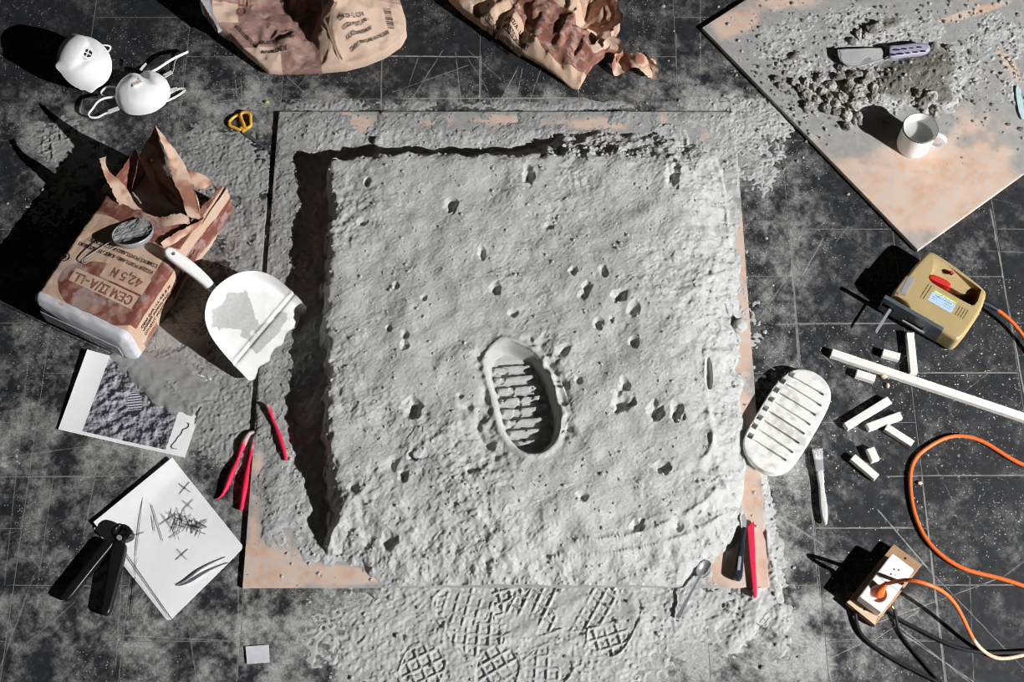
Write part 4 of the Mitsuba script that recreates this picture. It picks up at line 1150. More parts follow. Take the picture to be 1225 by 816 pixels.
put('foil_corner', loft([(240, -2, .105), (246, 10, .10), (252, 20, .085), (258, 30, .07), (262, 40, .05)], [(252, -2, .11), (253, 8, .105), (256, 16, .095), (260, 26, .08), (266, 36, .06)], seed=32, amp=.003), 'sack_white', smooth=True, parent=sk1, label='torn white corner')

sk2 = thing('cement_sack', 'crumpled torn brown cement sack with curled shreds of paper at its right end', 'sack')
brd = [(535, -8, .05), (552, 8, .05), (575, 26, .045), (600, 42, .042), (625, 60, .04), (648, 74, .036), (668, 88, .030), (684, 103, .012), (692, 106, .010), (696, 96, .03), (703, 80, .05), (712, 68, .06), (722, 60, .07), (730, 45, .08), (742, 22, .10), (738, 0, .11), (735, -40, .12), (690, -95, .10), (560, -80, .08), (520, -40, .06)]
inn = [(585, 15, .085), (560, -5, .08), (610, 30, .085), (640, 48, .080), (660, 58, .072), (680, 78, .05), (672, 65, .06), (700, 20, .06), (690, 35, .055), (715, 40, .06), (655, 20, .10), (645, 0, .11), (630, 30, .07), (676, 50, .075), (690, 10, .13), (682, 30, .115), (672, 45, .095), (705, 5, .065), (700, -20, .14), (620, 0, .09), (600, -20, .10)]
m, zfB = crumple(brd, inn, seed=9, amp=(.014, .008), cells=(.035, .014))
fr2 = with_inv_w(frame((540, 0), (690, 100), .05), (540, 0), (690, 100), .05)
put('paper', m, 'kraft_sack_torn', smooth=True, parent=sk2, uv=uv_of(m, fr2, .38, .20))
for m in (paper_text('VIGIER PORTLAND', .009, (566, 9), (596, 33), zfB, .07),
          paper_text('CIMENT PORTLAND', .008, (564, 14), (594, 38), zfB, .06),
          paper_text('CEM II/A-LL', .009, (602, 22), (624, 38), zfB, .08, True),
          paper_text('KALKSTEINZEMENT', .009, (600, 30), (630, 53), zfB, .075, True),
          paper_text('AU CALCAIRE', .008, (602, 40), (622, 55), zfB, .07, True)):
    put('lettering', m, 'print_dark', parent=sk2)
put('torn_strip', loft([(695, 60, .06), (712, 50, .085), (725, 46, .095), (738, 50, .09), (745, 60, .06)], [(690, 70, .05), (708, 64, .06), (722, 62, .055), (733, 66, .05), (740, 75, .04)], seed=41, amp=.012), 'kraft_plain', smooth=True, parent=sk2)
put('torn_strip', loft([(735, 62, .075), (748, 62, .06), (762, 63, .085), (774, 66, .08), (783, 78, .04)], [(733, 88, .01), (746, 86, .02), (758, 80, .05), (770, 88, .03), (783, 94, .008)], seed=43, amp=.012), 'kraft_plain', smooth=True, parent=sk2)
put('torn_strip', loft([(772, 64, .085), (780, 70, .08), (786, 78, .06), (787, 88, .03), (784, 95, .01)], [(767, 66, .06), (774, 74, .05), (779, 82, .04), (780, 88, .02), (778, 93, .008)], seed=44, amp=.006), 'kraft_plain', smooth=True, parent=sk2)
put('torn_strip', loft([(722, 52, .095), (735, 44, .115), (745, 52, .11), (744, 62, .09), (735, 62, .08)], [(724, 58, .08), (733, 52, .09), (739, 55, .09), (739, 60, .08), (734, 60, .07)], seed=45, amp=.005), 'kraft_plain', smooth=True, parent=sk2)
put('torn_strip', loft([(738, -5, .12), (741, 10, .125), (744, 22, .12), (735, 32, .10), (725, 38, .085)], [(726, -5, .10), (728, 8, .10), (732, 20, .09), (726, 28, .08), (718, 34, .07)], seed=46, amp=.008), 'kraft_plain', smooth=True, parent=sk2)

# ---------------------------------------------------------------- dust masks
def dome(nu, nv, fn):
    U, Vv = np.meshgrid(np.linspace(0, 1, nu), np.linspace(0, 2 * math.pi, nv), indexing='ij')
    return fn(U.ravel(), Vv.ravel()), grid_faces(nu, nv)

mk = thing('dust_mask', 'white cup dust mask with a round exhalation valve, standing on its edge', 'dust mask')
a_, b__, dep = .071, .066, .066
def mask_skin(U, Vv):
    # U 0 at the crown, 1 at the rim; nose along +x
    r = np.sin(U * math.pi / 2) ** .9
    lob = 1 + .11 * np.clip(np.cos(4 * (Vv - math.pi / 4)), 0, 1) ** 5 * U ** 9 + .05 * np.cos(Vv) ** 7 * U
    x, y = a_ * r * np.cos(Vv) * lob, b__ * r * np.sin(Vv) * lob
    h = dep * np.cos(U * math.pi / 2) ** .8
    snout = np.exp(-(((x - .026) / .03) ** 2 + (y / .04) ** 2)) * .012
    crease = -.010 * np.exp(-((x + .022 + y * y * 4) / .010) ** 2) * (U < .97)
    return np.column_stack([x, y, h + snout + crease * np.cos(U * 1.5)])
mv, mf = dome(40, 81, mask_skin)
# lift the far edge: the rim plane leans back to the left, the crown looks right and up
Rm = trimesh.transformations.rotation_matrix(math.radians(52), [0, 1, 0])[:3, :3]
Rz = trimesh.transformations.rotation_matrix(math.radians(-14), [0, 0, 1])[:3, :3]
def m1w(v):
    w = v @ Rm.T @ Rz.T
    return w + m1o
m1o = np.zeros(3)
w = m1w(mv); low = w[:, 2].min()
ctr = at((104, 76), .062); m1o = np.array([ctr[0] - .016, ctr[1] + .003, -low + .001])
put('cup', trimesh.Trimesh(m1w(mv), mf, process=False), 'white_fleece', smooth=True, parent=mk)
def skin_frame(U, Vv):
    e = 1e-3
    p, pu, pv = (mask_skin(np.array([a]), np.array([b]))[0] for a, b in ((U, Vv), (U + e, Vv), (U, Vv + e)))
    n = np.cross(pu - p, pv - p); n /= np.linalg.norm(n)
    if n[2] < 0: n = -n
    a = np.cross(n, [0, 1, .01]); a /= np.linalg.norm(a)
    return p, np.column_stack([a, np.cross(n, a), n])
vp, vR = skin_frame(.17, math.pi * 1.02)
def vput(m, dz): return trimesh.Trimesh(m1w(vp + (np.array(m.vertices) + [0, 0, dz]) @ vR.T), m.faces, process=False)
vb = trimesh.creation.annulus(.0110, .0170, .006, sections=40)
put('valve', vput(trimesh.util.concatenate([vb, trimesh.creation.box([.023, .0030, .004]), trimesh.creation.box([.0030, .023, .004])]), .004), 'white_plastic', parent=mk)
put('valve_opening', vput(trimesh.creation.cylinder(.0112, .002, sections=32), .0035), 'black_ink', parent=mk)
for p in ([(117, 58, .06), (124, 54, .075), (132, 56, .07), (131, 60, .06), (121, 59, .05)], [(94, 103, .03), (98, 107, .03), (103, 106, .03), (104, 103, .03)]):
    q = spline([at(k_[:2], k_[2]) for k_ in p], 24)
    put('strap', tube(q, .0022, 8), 'white_fleece', smooth=True, parent=mk)

mk2 = thing('dust_mask', 'white dust mask lying crown up with its pale elastic straps spread on both sides', 'dust mask')
oc = at((170, 110), .02)
u2 = at((195, 96), .03) - at((143, 118), .03); u2[2] = 0; u2 /= np.linalg.norm(u2); v2 = np.array([-u2[1], u2[0], 0])
def mask2(U, Vv):
    r = np.sin(U * math.pi / 2) ** .85
    sq = 1 + .05 * np.cos(Vv * 2 + .6) * U
    x, y = .066 * r * np.cos(Vv) * sq, .060 * r * np.sin(Vv) * sq
    h = .058 * np.cos(U * math.pi / 2) ** .75
    h = h * (1 - .45 * np.exp(-((x - .022 + .25 * (y - .02)) / .011) ** 2) * np.clip((y + .02) / .05, 0, 1)) + .008 * np.exp(-(((x + .01) / .022) ** 2 + ((y - .012) / .02) ** 2))
    h = h + .004 * (meshkit.fbm(np.column_stack([x * 40, y * 40, x * 0]), 2, 7) - .5)
    return oc * [1, 1, 0] + np.outer(x, u2) + np.outer(y, v2) + np.column_stack([x * 0, x * 0, h + .004])
mv, mf = dome(40, 81, mask2)
put('cup', trimesh.Trimesh(mv, mf, process=False), 'white_fleece', smooth=True, parent=mk2)
lab_z = .0705
def lab(x, y, z=lab_z): return oc * [1, 1, 0] + x * u2 + y * v2 + np.array([0, 0, z])
Mlab = np.column_stack([u2, v2, [0, 0, 1]])
bx_ = prism(np.array([[-.016, -.012], [.009, -.012], [.009, .014], [-.016, .014]]), 0, .004, .001, 2)
tq = lambda v: oc * [1, 1, 0] + (v @ trimesh.transformations.rotation_matrix(math.radians(-12), [1, 0, 0])[:3, :3].T) @ Mlab.T + np.array([0, 0, .064])
put('valve_label', trimesh.Trimesh(tq(np.array(bx_.vertices)), bx_.faces, process=False), 'white_paper', parent=mk2, label='printed valve cover')
rd, yl = [], []
v, f = lettering('FFP3', .0052, .0006, True); v = v + [-.012, .004, .004]; rd.append((tq(v), f))
for k in range(4):
    b_x = trimesh.creation.box([.0026, .005, .0006]); b_x.apply_translation([-.011 + k * .005, -.005, .0043]); yl.append((tq(np.array(b_x.vertices)), b_x.faces))
put('print_red', cat(rd), 'signal_red', parent=mk2); put('print_yellow', cat(yl), 'yellow_plastic', parent=mk2)
STR = [([(176, 88, .035), (192, 80, .03), (206, 71, .035), (216, 66, .03), (225, 62, .02)], .007, [0, 0.4, 1]),
       ([(225, 62, .02), (214, 68, .012), (209, 74, .006), (207, 84, .006), (203, 90, .012), (197, 92, .016)], .006, [1, 0, 1]),
       ([(196, 113, .012), (206, 110, .01), (216, 106, .012), (222, 107, .012), (218, 111, .006), (208, 117, .005), (197, 122, .008)], .006, [0, .6, 1]),
       ([(141, 106, .012), (132, 104, .018), (124, 107, .022), (121, 112, .02), (126, 116, .012), (136, 116, .008), (142, 113, .01)], .008, [0, 0, 1]),
       ([(140, 117, .016), (128, 117, .03), (117, 122, .035), (110, 131, .03), (106, 138, .02), (112, 141, .010), (122, 138, .008), (132, 135, .012)], .007, [0, 0, 1]),
       ([(168, 84, .04), (172, 79, .045), (175, 76, .05)], .006, [1, 0, 0])]
for p, w_, d_ in STR:
    q = spline([at(k_[:2], k_[2]) for k_ in p], 30)
    put('strap', ribbon(q, d_, w_, .0012), 'grey_elastic' if w_ != .007 else 'white_fleece', smooth=40, parent=mk2)
for px_, L_, an in (((201, 89), .012, 35), ((207, 108), .012, 20), ((136, 132), .014, 25)):
    c = at(px_, .012)
    m = prism(np.array([[-L_, -.006], [L_, -.006], [L_, .006], [-L_, .006]]), 0, .002, .0006, 2); m.apply_transform(trimesh.transformations.rotation_matrix(math.radians(an), [0, 0, 1])); m.apply_translation(c)
    put('strap_clip', m, 'grey_elastic', parent=mk2)

# ---------------------------------------------------------------- scissors with yellow grips
sc = thing('scissors', 'small scissors with yellow grips, lying in the dust at the corner of the large board', 'scissors')
zs = dust_z(*at((286, 145))[:2]) + .006
def ring_from(pxs, z, r, n=40): return tube(np.vstack([spline(np.array([at(p, z) for p in pxs + pxs[:1]]), n)]), r, 8)
c1 = lambda x, y: (x / 3.71, y / 3.71)
put('grip', ring_from([c1(1018, 545), c1(1035, 522), c1(1060, 512), c1(1070, 535), c1(1078, 560), c1(1072, 574), c1(1040, 566), c1(1022, 558)], zs, .0042), 'yellow_plastic', smooth=True, parent=sc)
put('grip', ring_from([c1(1068, 508), c1(1092, 498), c1(1108, 505), c1(1112, 535), c1(1110, 560), c1(1092, 568), c1(1080, 548), c1(1070, 525)], zs + .003, .0042), 'yellow_plastic', smooth=True, parent=sc)
sh = prism(at([c1(1064, 565), c1(1094, 560), c1(1100, 572), c1(1085, 588), c1(1076, 588)], zs)[:, :2], zs - .003, zs + .004, .002, 3)
put('grip_shank', sh, 'yellow_plastic', smooth=40, parent=sc)
for k, (p0, p1) in enumerate([((290.5, 158), (326, 185)), ((292.5, 157), (327, 184))]):
    a, b = at(p0, zs), at(p1, zs - .004); dv = (b - a)[:2]; dv /= np.linalg.norm(dv); nv_ = np.array([-dv[1], dv[0]])
    bl = prism(np.array([a[:2] - nv_ * .0035, b[:2], a[:2] + nv_ * .0035]), zs - .002 + k * .0012, zs - .0009 + k * .0012)
    put('blade', bl, 'slate_steel', parent=sc)

# ---------------------------------------------------------------- on the second board
def dirs(p0, p1, z):
    a, b = at(p0, z), at(p1, z); d = (b - a)[:2]; L = np.linalg.norm(d); u = d / L
    return a, b, u, np.array([-u[1], u[0]]), L


kn = thing('putty_knife', 'putty knife with a cement-smeared steel blade and a worn lilac grip, on the damp cement', 'putty knife')
cB = lambda pts: np.array(pts) / 2.633 + [830, 0]
zk = B2 + .020
blade = at(cB([(452, 156), (560, 151), (590, 152), (606, 165), (606, 184), (590, 190), (560, 200), (515, 212), (485, 210), (462, 192), (455, 178)]), zk)[:, :2]
put('blade', prism(blade, zk - .0008, zk + .0008, .0003, 2), 'dull_steel', parent=kn)
sm_o = at(cB([(456, 160), (480, 156), (510, 158), (540, 153), (570, 155), (590, 154), (598, 168), (588, 186), (560, 192), (552, 180), (535, 184), (525, 204), (500, 207), (470, 198), (460, 184), (466, 172)]), zk)[:, :2]
smear = Polygon(blade).buffer(-.001).intersection(Polygon(sm_o).buffer(0))
put('cement_smear', prism(chaikin(np.asarray(smear.exterior.coords)[:-1], 1), zk + .0008, zk + .0022, .0004, 2), 'cement_powder', parent=kn, label='cement smeared on the blade')
put('bolster', prism(at(cB([(596, 150), (608, 148), (612, 182), (600, 188)]), zk)[:, :2], zk - .005, zk + .006, .002, 2), 'black_steel', parent=kn)
put('grip', prism(chaikin(at(cB([(608, 146), (640, 146), (690, 138), (730, 138), (745, 150), (742, 166), (715, 174), (670, 178), (640, 184), (610, 184)]), zk)[:, :2], 2), zk - .010, zk + .010, .008, 4), 'lavender_grip', smooth=50, parent=kn)
wear = []
rs = np.random.RandomState(8)
for k in range(9):
    p = at((cB([(625 + k * 12, 166 - k * 1.4 + (-8 if k % 2 else 6))]))[0], zk + .01)
    q = np.column_stack([np.cos(np.linspace(0, 6.28, 13)[:-1]), np.sin(np.linspace(0, 6.28, 13)[:-1])]) * [.009, .0024] * rs.uniform(.7, 1.2)
    wear.append(prism(p[:2] + q, zk + .009, zk + .0108, .0003, 2))
put('worn_paint', cat(wear), 'black_ink', parent=kn)

mg = thing('enamel_mug', 'white enamel mug with a dark rim, half full of grey water, on the pinkish board', 'mug')
mc = at((1091.5, 174), B2); MR, MH = .041, .080
prof = [(0, .002), (MR * .90, .002), (MR * .955, .004), (MR * .985, .010), (MR, .03), (MR, MH - .003), (MR + .0016, MH), (MR, MH + .0012), (MR - .0016, MH - .001), (MR - .0014, .03), (MR * .93, .008), (0, .006)]
mug_o = [mc[0], mc[1], B2 - .001]
m = trimesh.creation.revolve(np.array(prof), sections=72); m.apply_translation(mug_o); put('body', m, 'white_plastic', smooth=45, parent=mg)
put('rim', tube([(mug_o[0] + (MR + .0008) * math.cos(a), mug_o[1] + (MR + .0008) * math.sin(a), mug_o[2] + MH - .0004) for a in np.linspace(0, 2 * math.pi, 73)], .0016, 8, cap=False), 'black_band', smooth=True, parent=mg, label='dark enamel rim')
d_ = trimesh.creation.cylinder(MR - .0015, .002, sections=64); d_.apply_translation([mug_o[0], mug_o[1], mug_o[2] + MH * .58]); put('water', d_, 'cement_water', parent=mg, label='grey water')
hd = np.array([.93, -.37]); hd /= np.linalg.norm(hd)
hp_ = [(MR - .003, MH * .86), (MR + .014, MH * .90), (MR + .025, MH * .78), (MR + .026, MH * .58), (MR + .016, MH * .40), (MR - .002, MH * .32)]
q = spline([np.array([mug_o[0] + r_ * hd[0], mug_o[1] + r_ * hd[1], mug_o[2] + z_]) for r_, z_ in hp_], 30)
put('handle', ribbon(q, [-hd[1], hd[0], 0], .012, .005), 'white_plastic', smooth=60, parent=mg)
flk = chaikin(at([(1214, 104), (1219, 104), (1224, 130), (1225, 146), (1219, 140), (1215, 120)], B2)[:, :2], 1)
single('paint_flake', prism(flk, B2 + .004, B2 + .0055, .0005, 2), 'sky_blue_paint', 'pale blue flake at the right edge of the pinkish board', 'flake')

# ---------------------------------------------------------------- the jigsaw
js = thing('jigsaw', 'ochre electric jigsaw lying on its side, below the corner of the pinkish board', 'jigsaw')
JZ = .066
cj = lambda pts: np.array(pts, float) / 5.44 + [1000, 280]
body = at(cj([(620, 108), (652, 120), (760, 190), (905, 300), (970, 355), (983, 380), (978, 415), (950, 490), (900, 575), (835, 660), (805, 686), (780, 690), (740, 665), (640, 600), (520, 535), (465, 505), (470, 470), (440, 430), (405, 415), (372, 392), (375, 365), (430, 310), (500, 215), (560, 150), (590, 118)]), JZ)[:, :2]
bm = prism(chaikin(body, 2), .003, JZ, .009, 5)
M_ = lambda t: m3.Manifold(m3.Mesh(vert_properties=np.asarray(t.vertices, np.float32), tri_verts=np.asarray(t.faces, np.uint32)))
hole = prism(chaikin(at(cj([(605, 262), (640, 248), (700, 285), (760, 318), (850, 370), (946, 360), (925, 430), (905, 462), (885, 465), (800, 420), (700, 362), (605, 305)]), JZ)[:, :2], 2), -.01, JZ + .02)
bevl = prism(chaikin(at(cj([(618, 255), (648, 165), (700, 180), (800, 258), (905, 335), (948, 362), (925, 435), (905, 462), (885, 465), (800, 420), (700, 362), (610, 305)]), JZ)[:, :2], 2), JZ - .012, JZ + .02)
jb = M_(bm) - M_(hole)
hA = at(cj([(618, 262), (640, 172), (690, 172), (800, 252), (905, 328), (950, 362), (925, 435), (905, 462), (885, 465), (800, 420), (700, 362), (610, 305)]), JZ)[:, :2]
hB = at(cj([(622, 275), (690, 285), (760, 318), (850, 366), (940, 368), (915, 440), (885, 462), (800, 418), (700, 360)]), JZ)[:, :2]
jb = jb - m3.Manifold.hull_points(np.vstack([np.column_stack([hA, np.full(len(hA), JZ + .004)]), np.column_stack([hB, np.full(len(hB), JZ - .022)])]).astype(np.float32))
put('housing', trimesh.Trimesh(*as_vf(jb), process=False), 'ochre_plastic', smooth=40, parent=js)
tr_ = prism(chaikin(at(cj([(610, 272), (640, 262), (748, 318), (745, 345), (728, 350), (612, 298)]), JZ - .006)[:, :2], 1), JZ - .040, JZ - .002, .004, 3)
put('trigger', tr_, 'signal_red', smooth=40, parent=js, label='red trigger')
bt = at(cj([(752, 250)])[0], JZ + .003); m = trimesh.creation.cylinder(.0036, .010, sections=24); m.apply_translation([bt[0], bt[1], JZ + .001]); put('lock_button', m, 'signal_red', parent=js, label='red lock button')
m = trimesh.creation.annulus(.0038, .0055, .0012, sections=24); m.apply_translation([bt[0], bt[1], JZ + .0006]); put('button_ring', m, 'black_ink', parent=js)
for p0, p1 in (((605, 325), (548, 412)), ((624, 334), (566, 422)), ((808, 470), (775, 525)), ((824, 478), (791, 534)), ((842, 487), (808, 543)), ((859, 495), (824, 553))):
    a, b, u, v, L = dirs(*cj([p0, p1]), JZ)
    put('vent_slot', box_between(a, b, .0016, .0008, JZ - .0003, .0002), 'black_ink', parent=js)
lq = at(cj([(640, 360), (790, 445), (750, 517), (596, 428)]), JZ)
def quad_slab(q, z0, z1): return prism(q[:, :2], z0, z1, 0)
def lerp4(q, s, t): return (1 - s) * (1 - t) * q[0] + s * (1 - t) * q[1] + s * t * q[2] + (1 - s) * t * q[3]
sub4 = lambda s0, t0, s1, t1: np.array([lerp4(lq, s0, t0), lerp4(lq, s1, t0), lerp4(lq, s1, t1), lerp4(lq, s0, t1)])
lab_k = put('rating_label', quad_slab(lq, JZ - .0002, JZ + .0004), 'tape_blue', parent=js, label='blue and green rating label')
put('label_band', quad_slab(sub4(0, -.02, 1, .22), JZ + .0002, JZ + .0006), 'label_green', parent=lab_k)
du = (lq[1] - lq[0])[:2]; Ldu = np.linalg.norm(du); du = du / Ldu
put('lettering', text_flat('Black & Decker', .0038, lerp4(lq, .06, .17)[:2], du, JZ + .0005, length=Ldu * .86, bold=True, depth=.0003), 'white_paper', parent=lab_k)
put('lettering', cat([text_flat('JIGSAW 240V 50Hz', .0024, lerp4(lq, .12, .40)[:2], du, JZ + .0003, length=Ldu * .72, bold=True, depth=.0003), text_flat('350 W', .0018, lerp4(lq, .08, .58)[:2], du, JZ + .0003, length=Ldu * .25, depth=.0003),
                      text_flat('TYPE 1', .0018, lerp4(lq, .08, .75)[:2], du, JZ + .0003, length=Ldu * .25, depth=.0003), text_flat('3000/min', .0018, lerp4(lq, .60, .62)[:2], du, JZ + .0003, length=Ldu * .32, depth=.0003), text_flat('No. 842', .0018, lerp4(lq, .60, .80)[:2], du, JZ + .0003, length=Ldu * .30, depth=.0003)]), 'print_dark', parent=lab_k)
# front guard, roller
put('blade_guard', prism(at(cj([(455, 268), (525, 292), (455, 412), (400, 400), (380, 375), (405, 335)]), JZ)[:, :2], JZ - .030, JZ + .0015, .003, 2), 'clear_guard', parent=js, label='smoky blade guard')
put('guard_frame', prism(at(cj([(470, 278), (512, 292), (452, 392), (415, 385)]), JZ)[:, :2], JZ, JZ + .0025, .0006, 2), 'dull_steel', parent=js)
a, b = at(cj([(395, 412)])[0], .058), at(cj([(468, 470)])[0], .058)
put('blade_roller', tube([a, b], .006, 14), 'brass', smooth=True, parent=js)
# shoe: an upright plate with two openings
a, b, u, v, L = dirs(*cj([(312, 412), (694, 628)]), .072)
up_pl = Polygon([(0, .012), (L, .012), (L, .072), (0, .072)])
up_pl = up_pl - Polygon([(-.01, .034), (.030, .034), (.036, .042), (.030, .050), (-.01, .050)]).intersection(Polygon([(.004, 0), (.05, 0), (.05, .1), (.004, .1)])) - Polygon([(.062, .028), (.112, .028), (.112, .046), (.062, .046)])
mp = trimesh.creation.extrude_polygon(up_pl, .003, engine='earcut')
put('shoe_plate', moved(mp, lambda q: np.column_stack([a[0] + u[0] * q[:, 0] + v[0] * (q[:, 2] - .0015), a[1] + u[1] * q[:, 0] + v[1] * (q[:, 2] - .0015), q[:, 1]])), 'slate_steel', parent=js, label='dark steel shoe plate')
for zz_ in (.013, .071):
    put('shoe_lip', box_between(a[:2] + v * .004, b[:2] + v * .004, .009, .002, zz_ - .001, .0004), 'slate_steel', parent=js)
rib_a, rib_b = a[:2] + u * .062 - v * .003, a[:2] + u * .120 - v * .003
put('shoe_guide', box_between(rib_a, rib_b, .003, .006, .022, .0006), 'bright_steel', parent=js)
s0 = a[:2] + u * L * .45
put('shoe_bracket', prism(np.array([s0 + v * .001, s0 + u * .05 + v * .001, s0 + u * .045 + v * .03, s0 + u * .005 + v * .03]), .026, .052, .002, 2), 'black_steel', parent=js)
a, b = at(cj([(362, 480)])[0], .040), at(cj([(257, 645)])[0], .040); d = (b - a)[:2]; Lb = np.linalg.norm(d); d /= Lb; n_d = np.array([-d[1], d[0]])
teeth = [(0, -.0035), (Lb - .006, -.0035), (Lb, .002)] + [(x, y) for k in range(18) for x, y in ((Lb - .002 - k * .0024, .0035), (Lb - .0032 - k * .0024, .0022)) if x > .003] + [(0, .0035)]
m = trimesh.creation.extrude_polygon(Polygon(teeth).buffer(0), .0012, engine='earcut')
tw = math.radians(8)
put('blade', moved(m, lambda q: np.column_stack([a[0] + d[0] * q[:, 0] + n_d[0] * q[:, 1] * math.cos(tw), a[1] + d[1] * q[:, 0] + n_d[1] * q[:, 1] * math.cos(tw), .040 + q[:, 2] + q[:, 1] * math.sin(tw)])), 'bright_steel', parent=js, label='saw blade')
q = spline([at(cj([(955, 445)])[0], .036), at(cj([(1000, 465)])[0], .034), at(cj([(1052, 496)])[0], .030)], 12)
put('cord_sleeve', tube(q, np.linspace(.0088, .0060, 12), 12), 'navy_plastic', smooth=True, parent=js)
q = [at(p, z_) for p, z_ in (((1192, 370), .030), ((1204, 379), .028), ((1216, 391), .024), ((1228, 408), .018), ((1245, 440), .010), ((1265, 470), .006))]
put('cord', tube(q, .0044, 10, 40), 'orange_rubber', smooth=True, parent=js)

# ---------------------------------------------------------------- stamp in the shape of a boot sole
stp = thing('sole_stamp', 'white plaster stamp shaped like a boot sole with slanting ribs, beside the large board', 'stamp')
SZ = .032
cs = lambda pts: np.array(pts, float) / 5.1 + [860, 420]
o_ = at(cs([(490, 106), (565, 116), (640, 160), (685, 235), (686, 300), (650, 385), (590, 490), (525, 598), (465, 685), (405, 733), (335, 744), (265, 725), (205, 680), (163, 622), (147, 565), (158, 510), (200, 435), (250, 350), (300, 268), (350, 195), (395, 150), (440, 118)]), SZ)[:, :2]
sm = M_(prism(chaikin(o_, 2), .003, SZ, .0035, 4))
ln_ = [((450, 160), (638, 268)), ((405, 200), (625, 335)), ((365, 255), (590, 392)), ((335, 310), (557, 450)), ((300, 365), (522, 506)), ((268, 420), (490, 564)), ((235, 475), (452, 620)), ((205, 540), (410, 668))]
sq = [(443, 143), (389, 183), (352, 236), (320, 292), (285, 348), (250, 404), (219, 457), (194, 517)]
for (p0, p1), s_ in zip(ln_, sq):
    a, b, u, v, L = dirs(cs([p0])[0], cs([p1])[0], SZ)
    sm = sm - M_(moved(prism(np.array([[0, -.0028], [L, -.0028], [L, .0028], [0, .0028]]), SZ - .0085, SZ + .01), lambda q: np.column_stack([a[0] + u[0] * q[:, 0] + v[0] * q[:, 1], a[1] + u[1] * q[:, 0] + v[1] * q[:, 1], q[:, 2]])))
    c = at(cs([s_])[0], SZ)
    sm = sm - M_(moved(prism(np.array([[-.0075, -.0070], [.0060, -.0070], [.0060, .0065], [-.0075, .0065]]), SZ - .022, SZ + .01), lambda q: np.column_stack([c[0] + u[0] * q[:, 0] + v[0] * q[:, 1], c[1] + u[1] * q[:, 0] + v[1] * q[:, 1], q[:, 2]])))
put('sole', trimesh.Trimesh(*as_vf(sm), process=False), 'white_plaster', smooth=35, parent=stp)

# ---------------------------------------------------------------- paint brush
br = thing('paint_brush', 'small paint brush with white bristles and a grey handle below the sole stamp', 'paint brush')
cp = lambda pts: np.array(pts, float) / 3.356 + [860, 400]
a, b, u, v, L = dirs(*cp([(396, 462), (428, 765)]), .012)
bw = lambda q: np.column_stack([a[0] + u[0] * q[:, 0] + v[0] * q[:, 1], a[1] + u[1] * q[:, 0] + v[1] * q[:, 1], q[:, 2]])
hs = np.array([(.050, .0085), (.068, .0078), (.085, .0062), (.105, .0068), (.130, .0085), (.155, .0080), (.172, .0045), (L, .0015)])
put('handle', moved(prism(chaikin(np.vstack([hs, (hs * [1, -1])[::-1]]), 2), .006, .016, .0045, 4), bw), 'grey_elastic', smooth=50, parent=br)
fe = prism(np.array([[.026, -.0095], [.052, -.0088], [.052, .0088], [.026, .0095]]), .0055, .0175, .003, 3)
put('ferrule', moved(fe, bw), 'bright_steel', smooth=40, parent=br)
rs = np.random.RandomState(4); bs = []
for k in range(150):
    y0, z0 = rs.uniform(-.0085, .0085), rs.uniform(.007, .016); sp = rs.uniform(.9, 1.55)
    p = np.array([[.028, y0, z0], [.012, y0 * (1 + sp) / 2, z0], [rs.uniform(-.004, .004), y0 * sp, z0 * .8 + rs.uniform(-.003, .003)]])
    bs.append(tube(bw(p), [.0006, .0005, .0002], 4))
put('bristles', cat(bs), 'white_fleece', parent=br)
labels[br + '__bristles'] = {'label': 'white bristles', 'kind': 'stuff'}

# ---------------------------------------------------------------- white square sticks and their offcuts
STK = [((995, 421.5), (1250, 507), .0185, 'long white square stick running out at the right edge, cut end towards the boards'), ((1056, 421.5), (1076.5, 427), .0175, 'short white offcut above the long stick, left of the upright one'),
       ((1088.6, 398), (1093.5, 446.5), .0175, 'white stick offcut standing lengthwise under the jigsaw shoe'), ((1024.5, 446), (1047, 453), .0175, 'short white offcut just below the long stick'),
       ((1012, 510), (1064, 478), .0170, 'longest loose white offcut, slanting up beside the sole stamp'), ((1038, 511), (1078, 496.5), .0170, 'white offcut touching the end of the slanting one'),
       ((1060, 510.5), (1092, 531), .0165, 'white offcut slanting down beside the orange cord'), ((1041, 536), (1048, 551), .0185, 'tiny cube-like white offcut between the other pieces'), ((1020, 546.5), (1049, 571), .0170, 'white offcut lowest of the pieces, right of the paint brush')]
for p0, p1, w_, lb in STK:
    a, b = at(p0, .016), at(p1, .016)
    k = single('wooden_stick', box_between(a, b, w_, .0165, .0015, .0009), 'cream_wood', lb, 'stick', 'white square sticks and offcuts', smooth=False)
for p, r, lb in (((1057, 450), 3.3, 'larger round cream pellet under the long stick'), ((1061.5, 462), 2.6, 'smaller round cream pellet below the larger one'), ((1100, 578.5), 2.4, 'small round pellet inside the bend of the orange cord')):
    c = at(p); m = clod_mesh(r / 500., int(p[0])); m.apply_translation([c[0], c[1], r / 500. * .75]); single('pellet', m, 'pale_wood', lb, 'pellet', smooth=True)

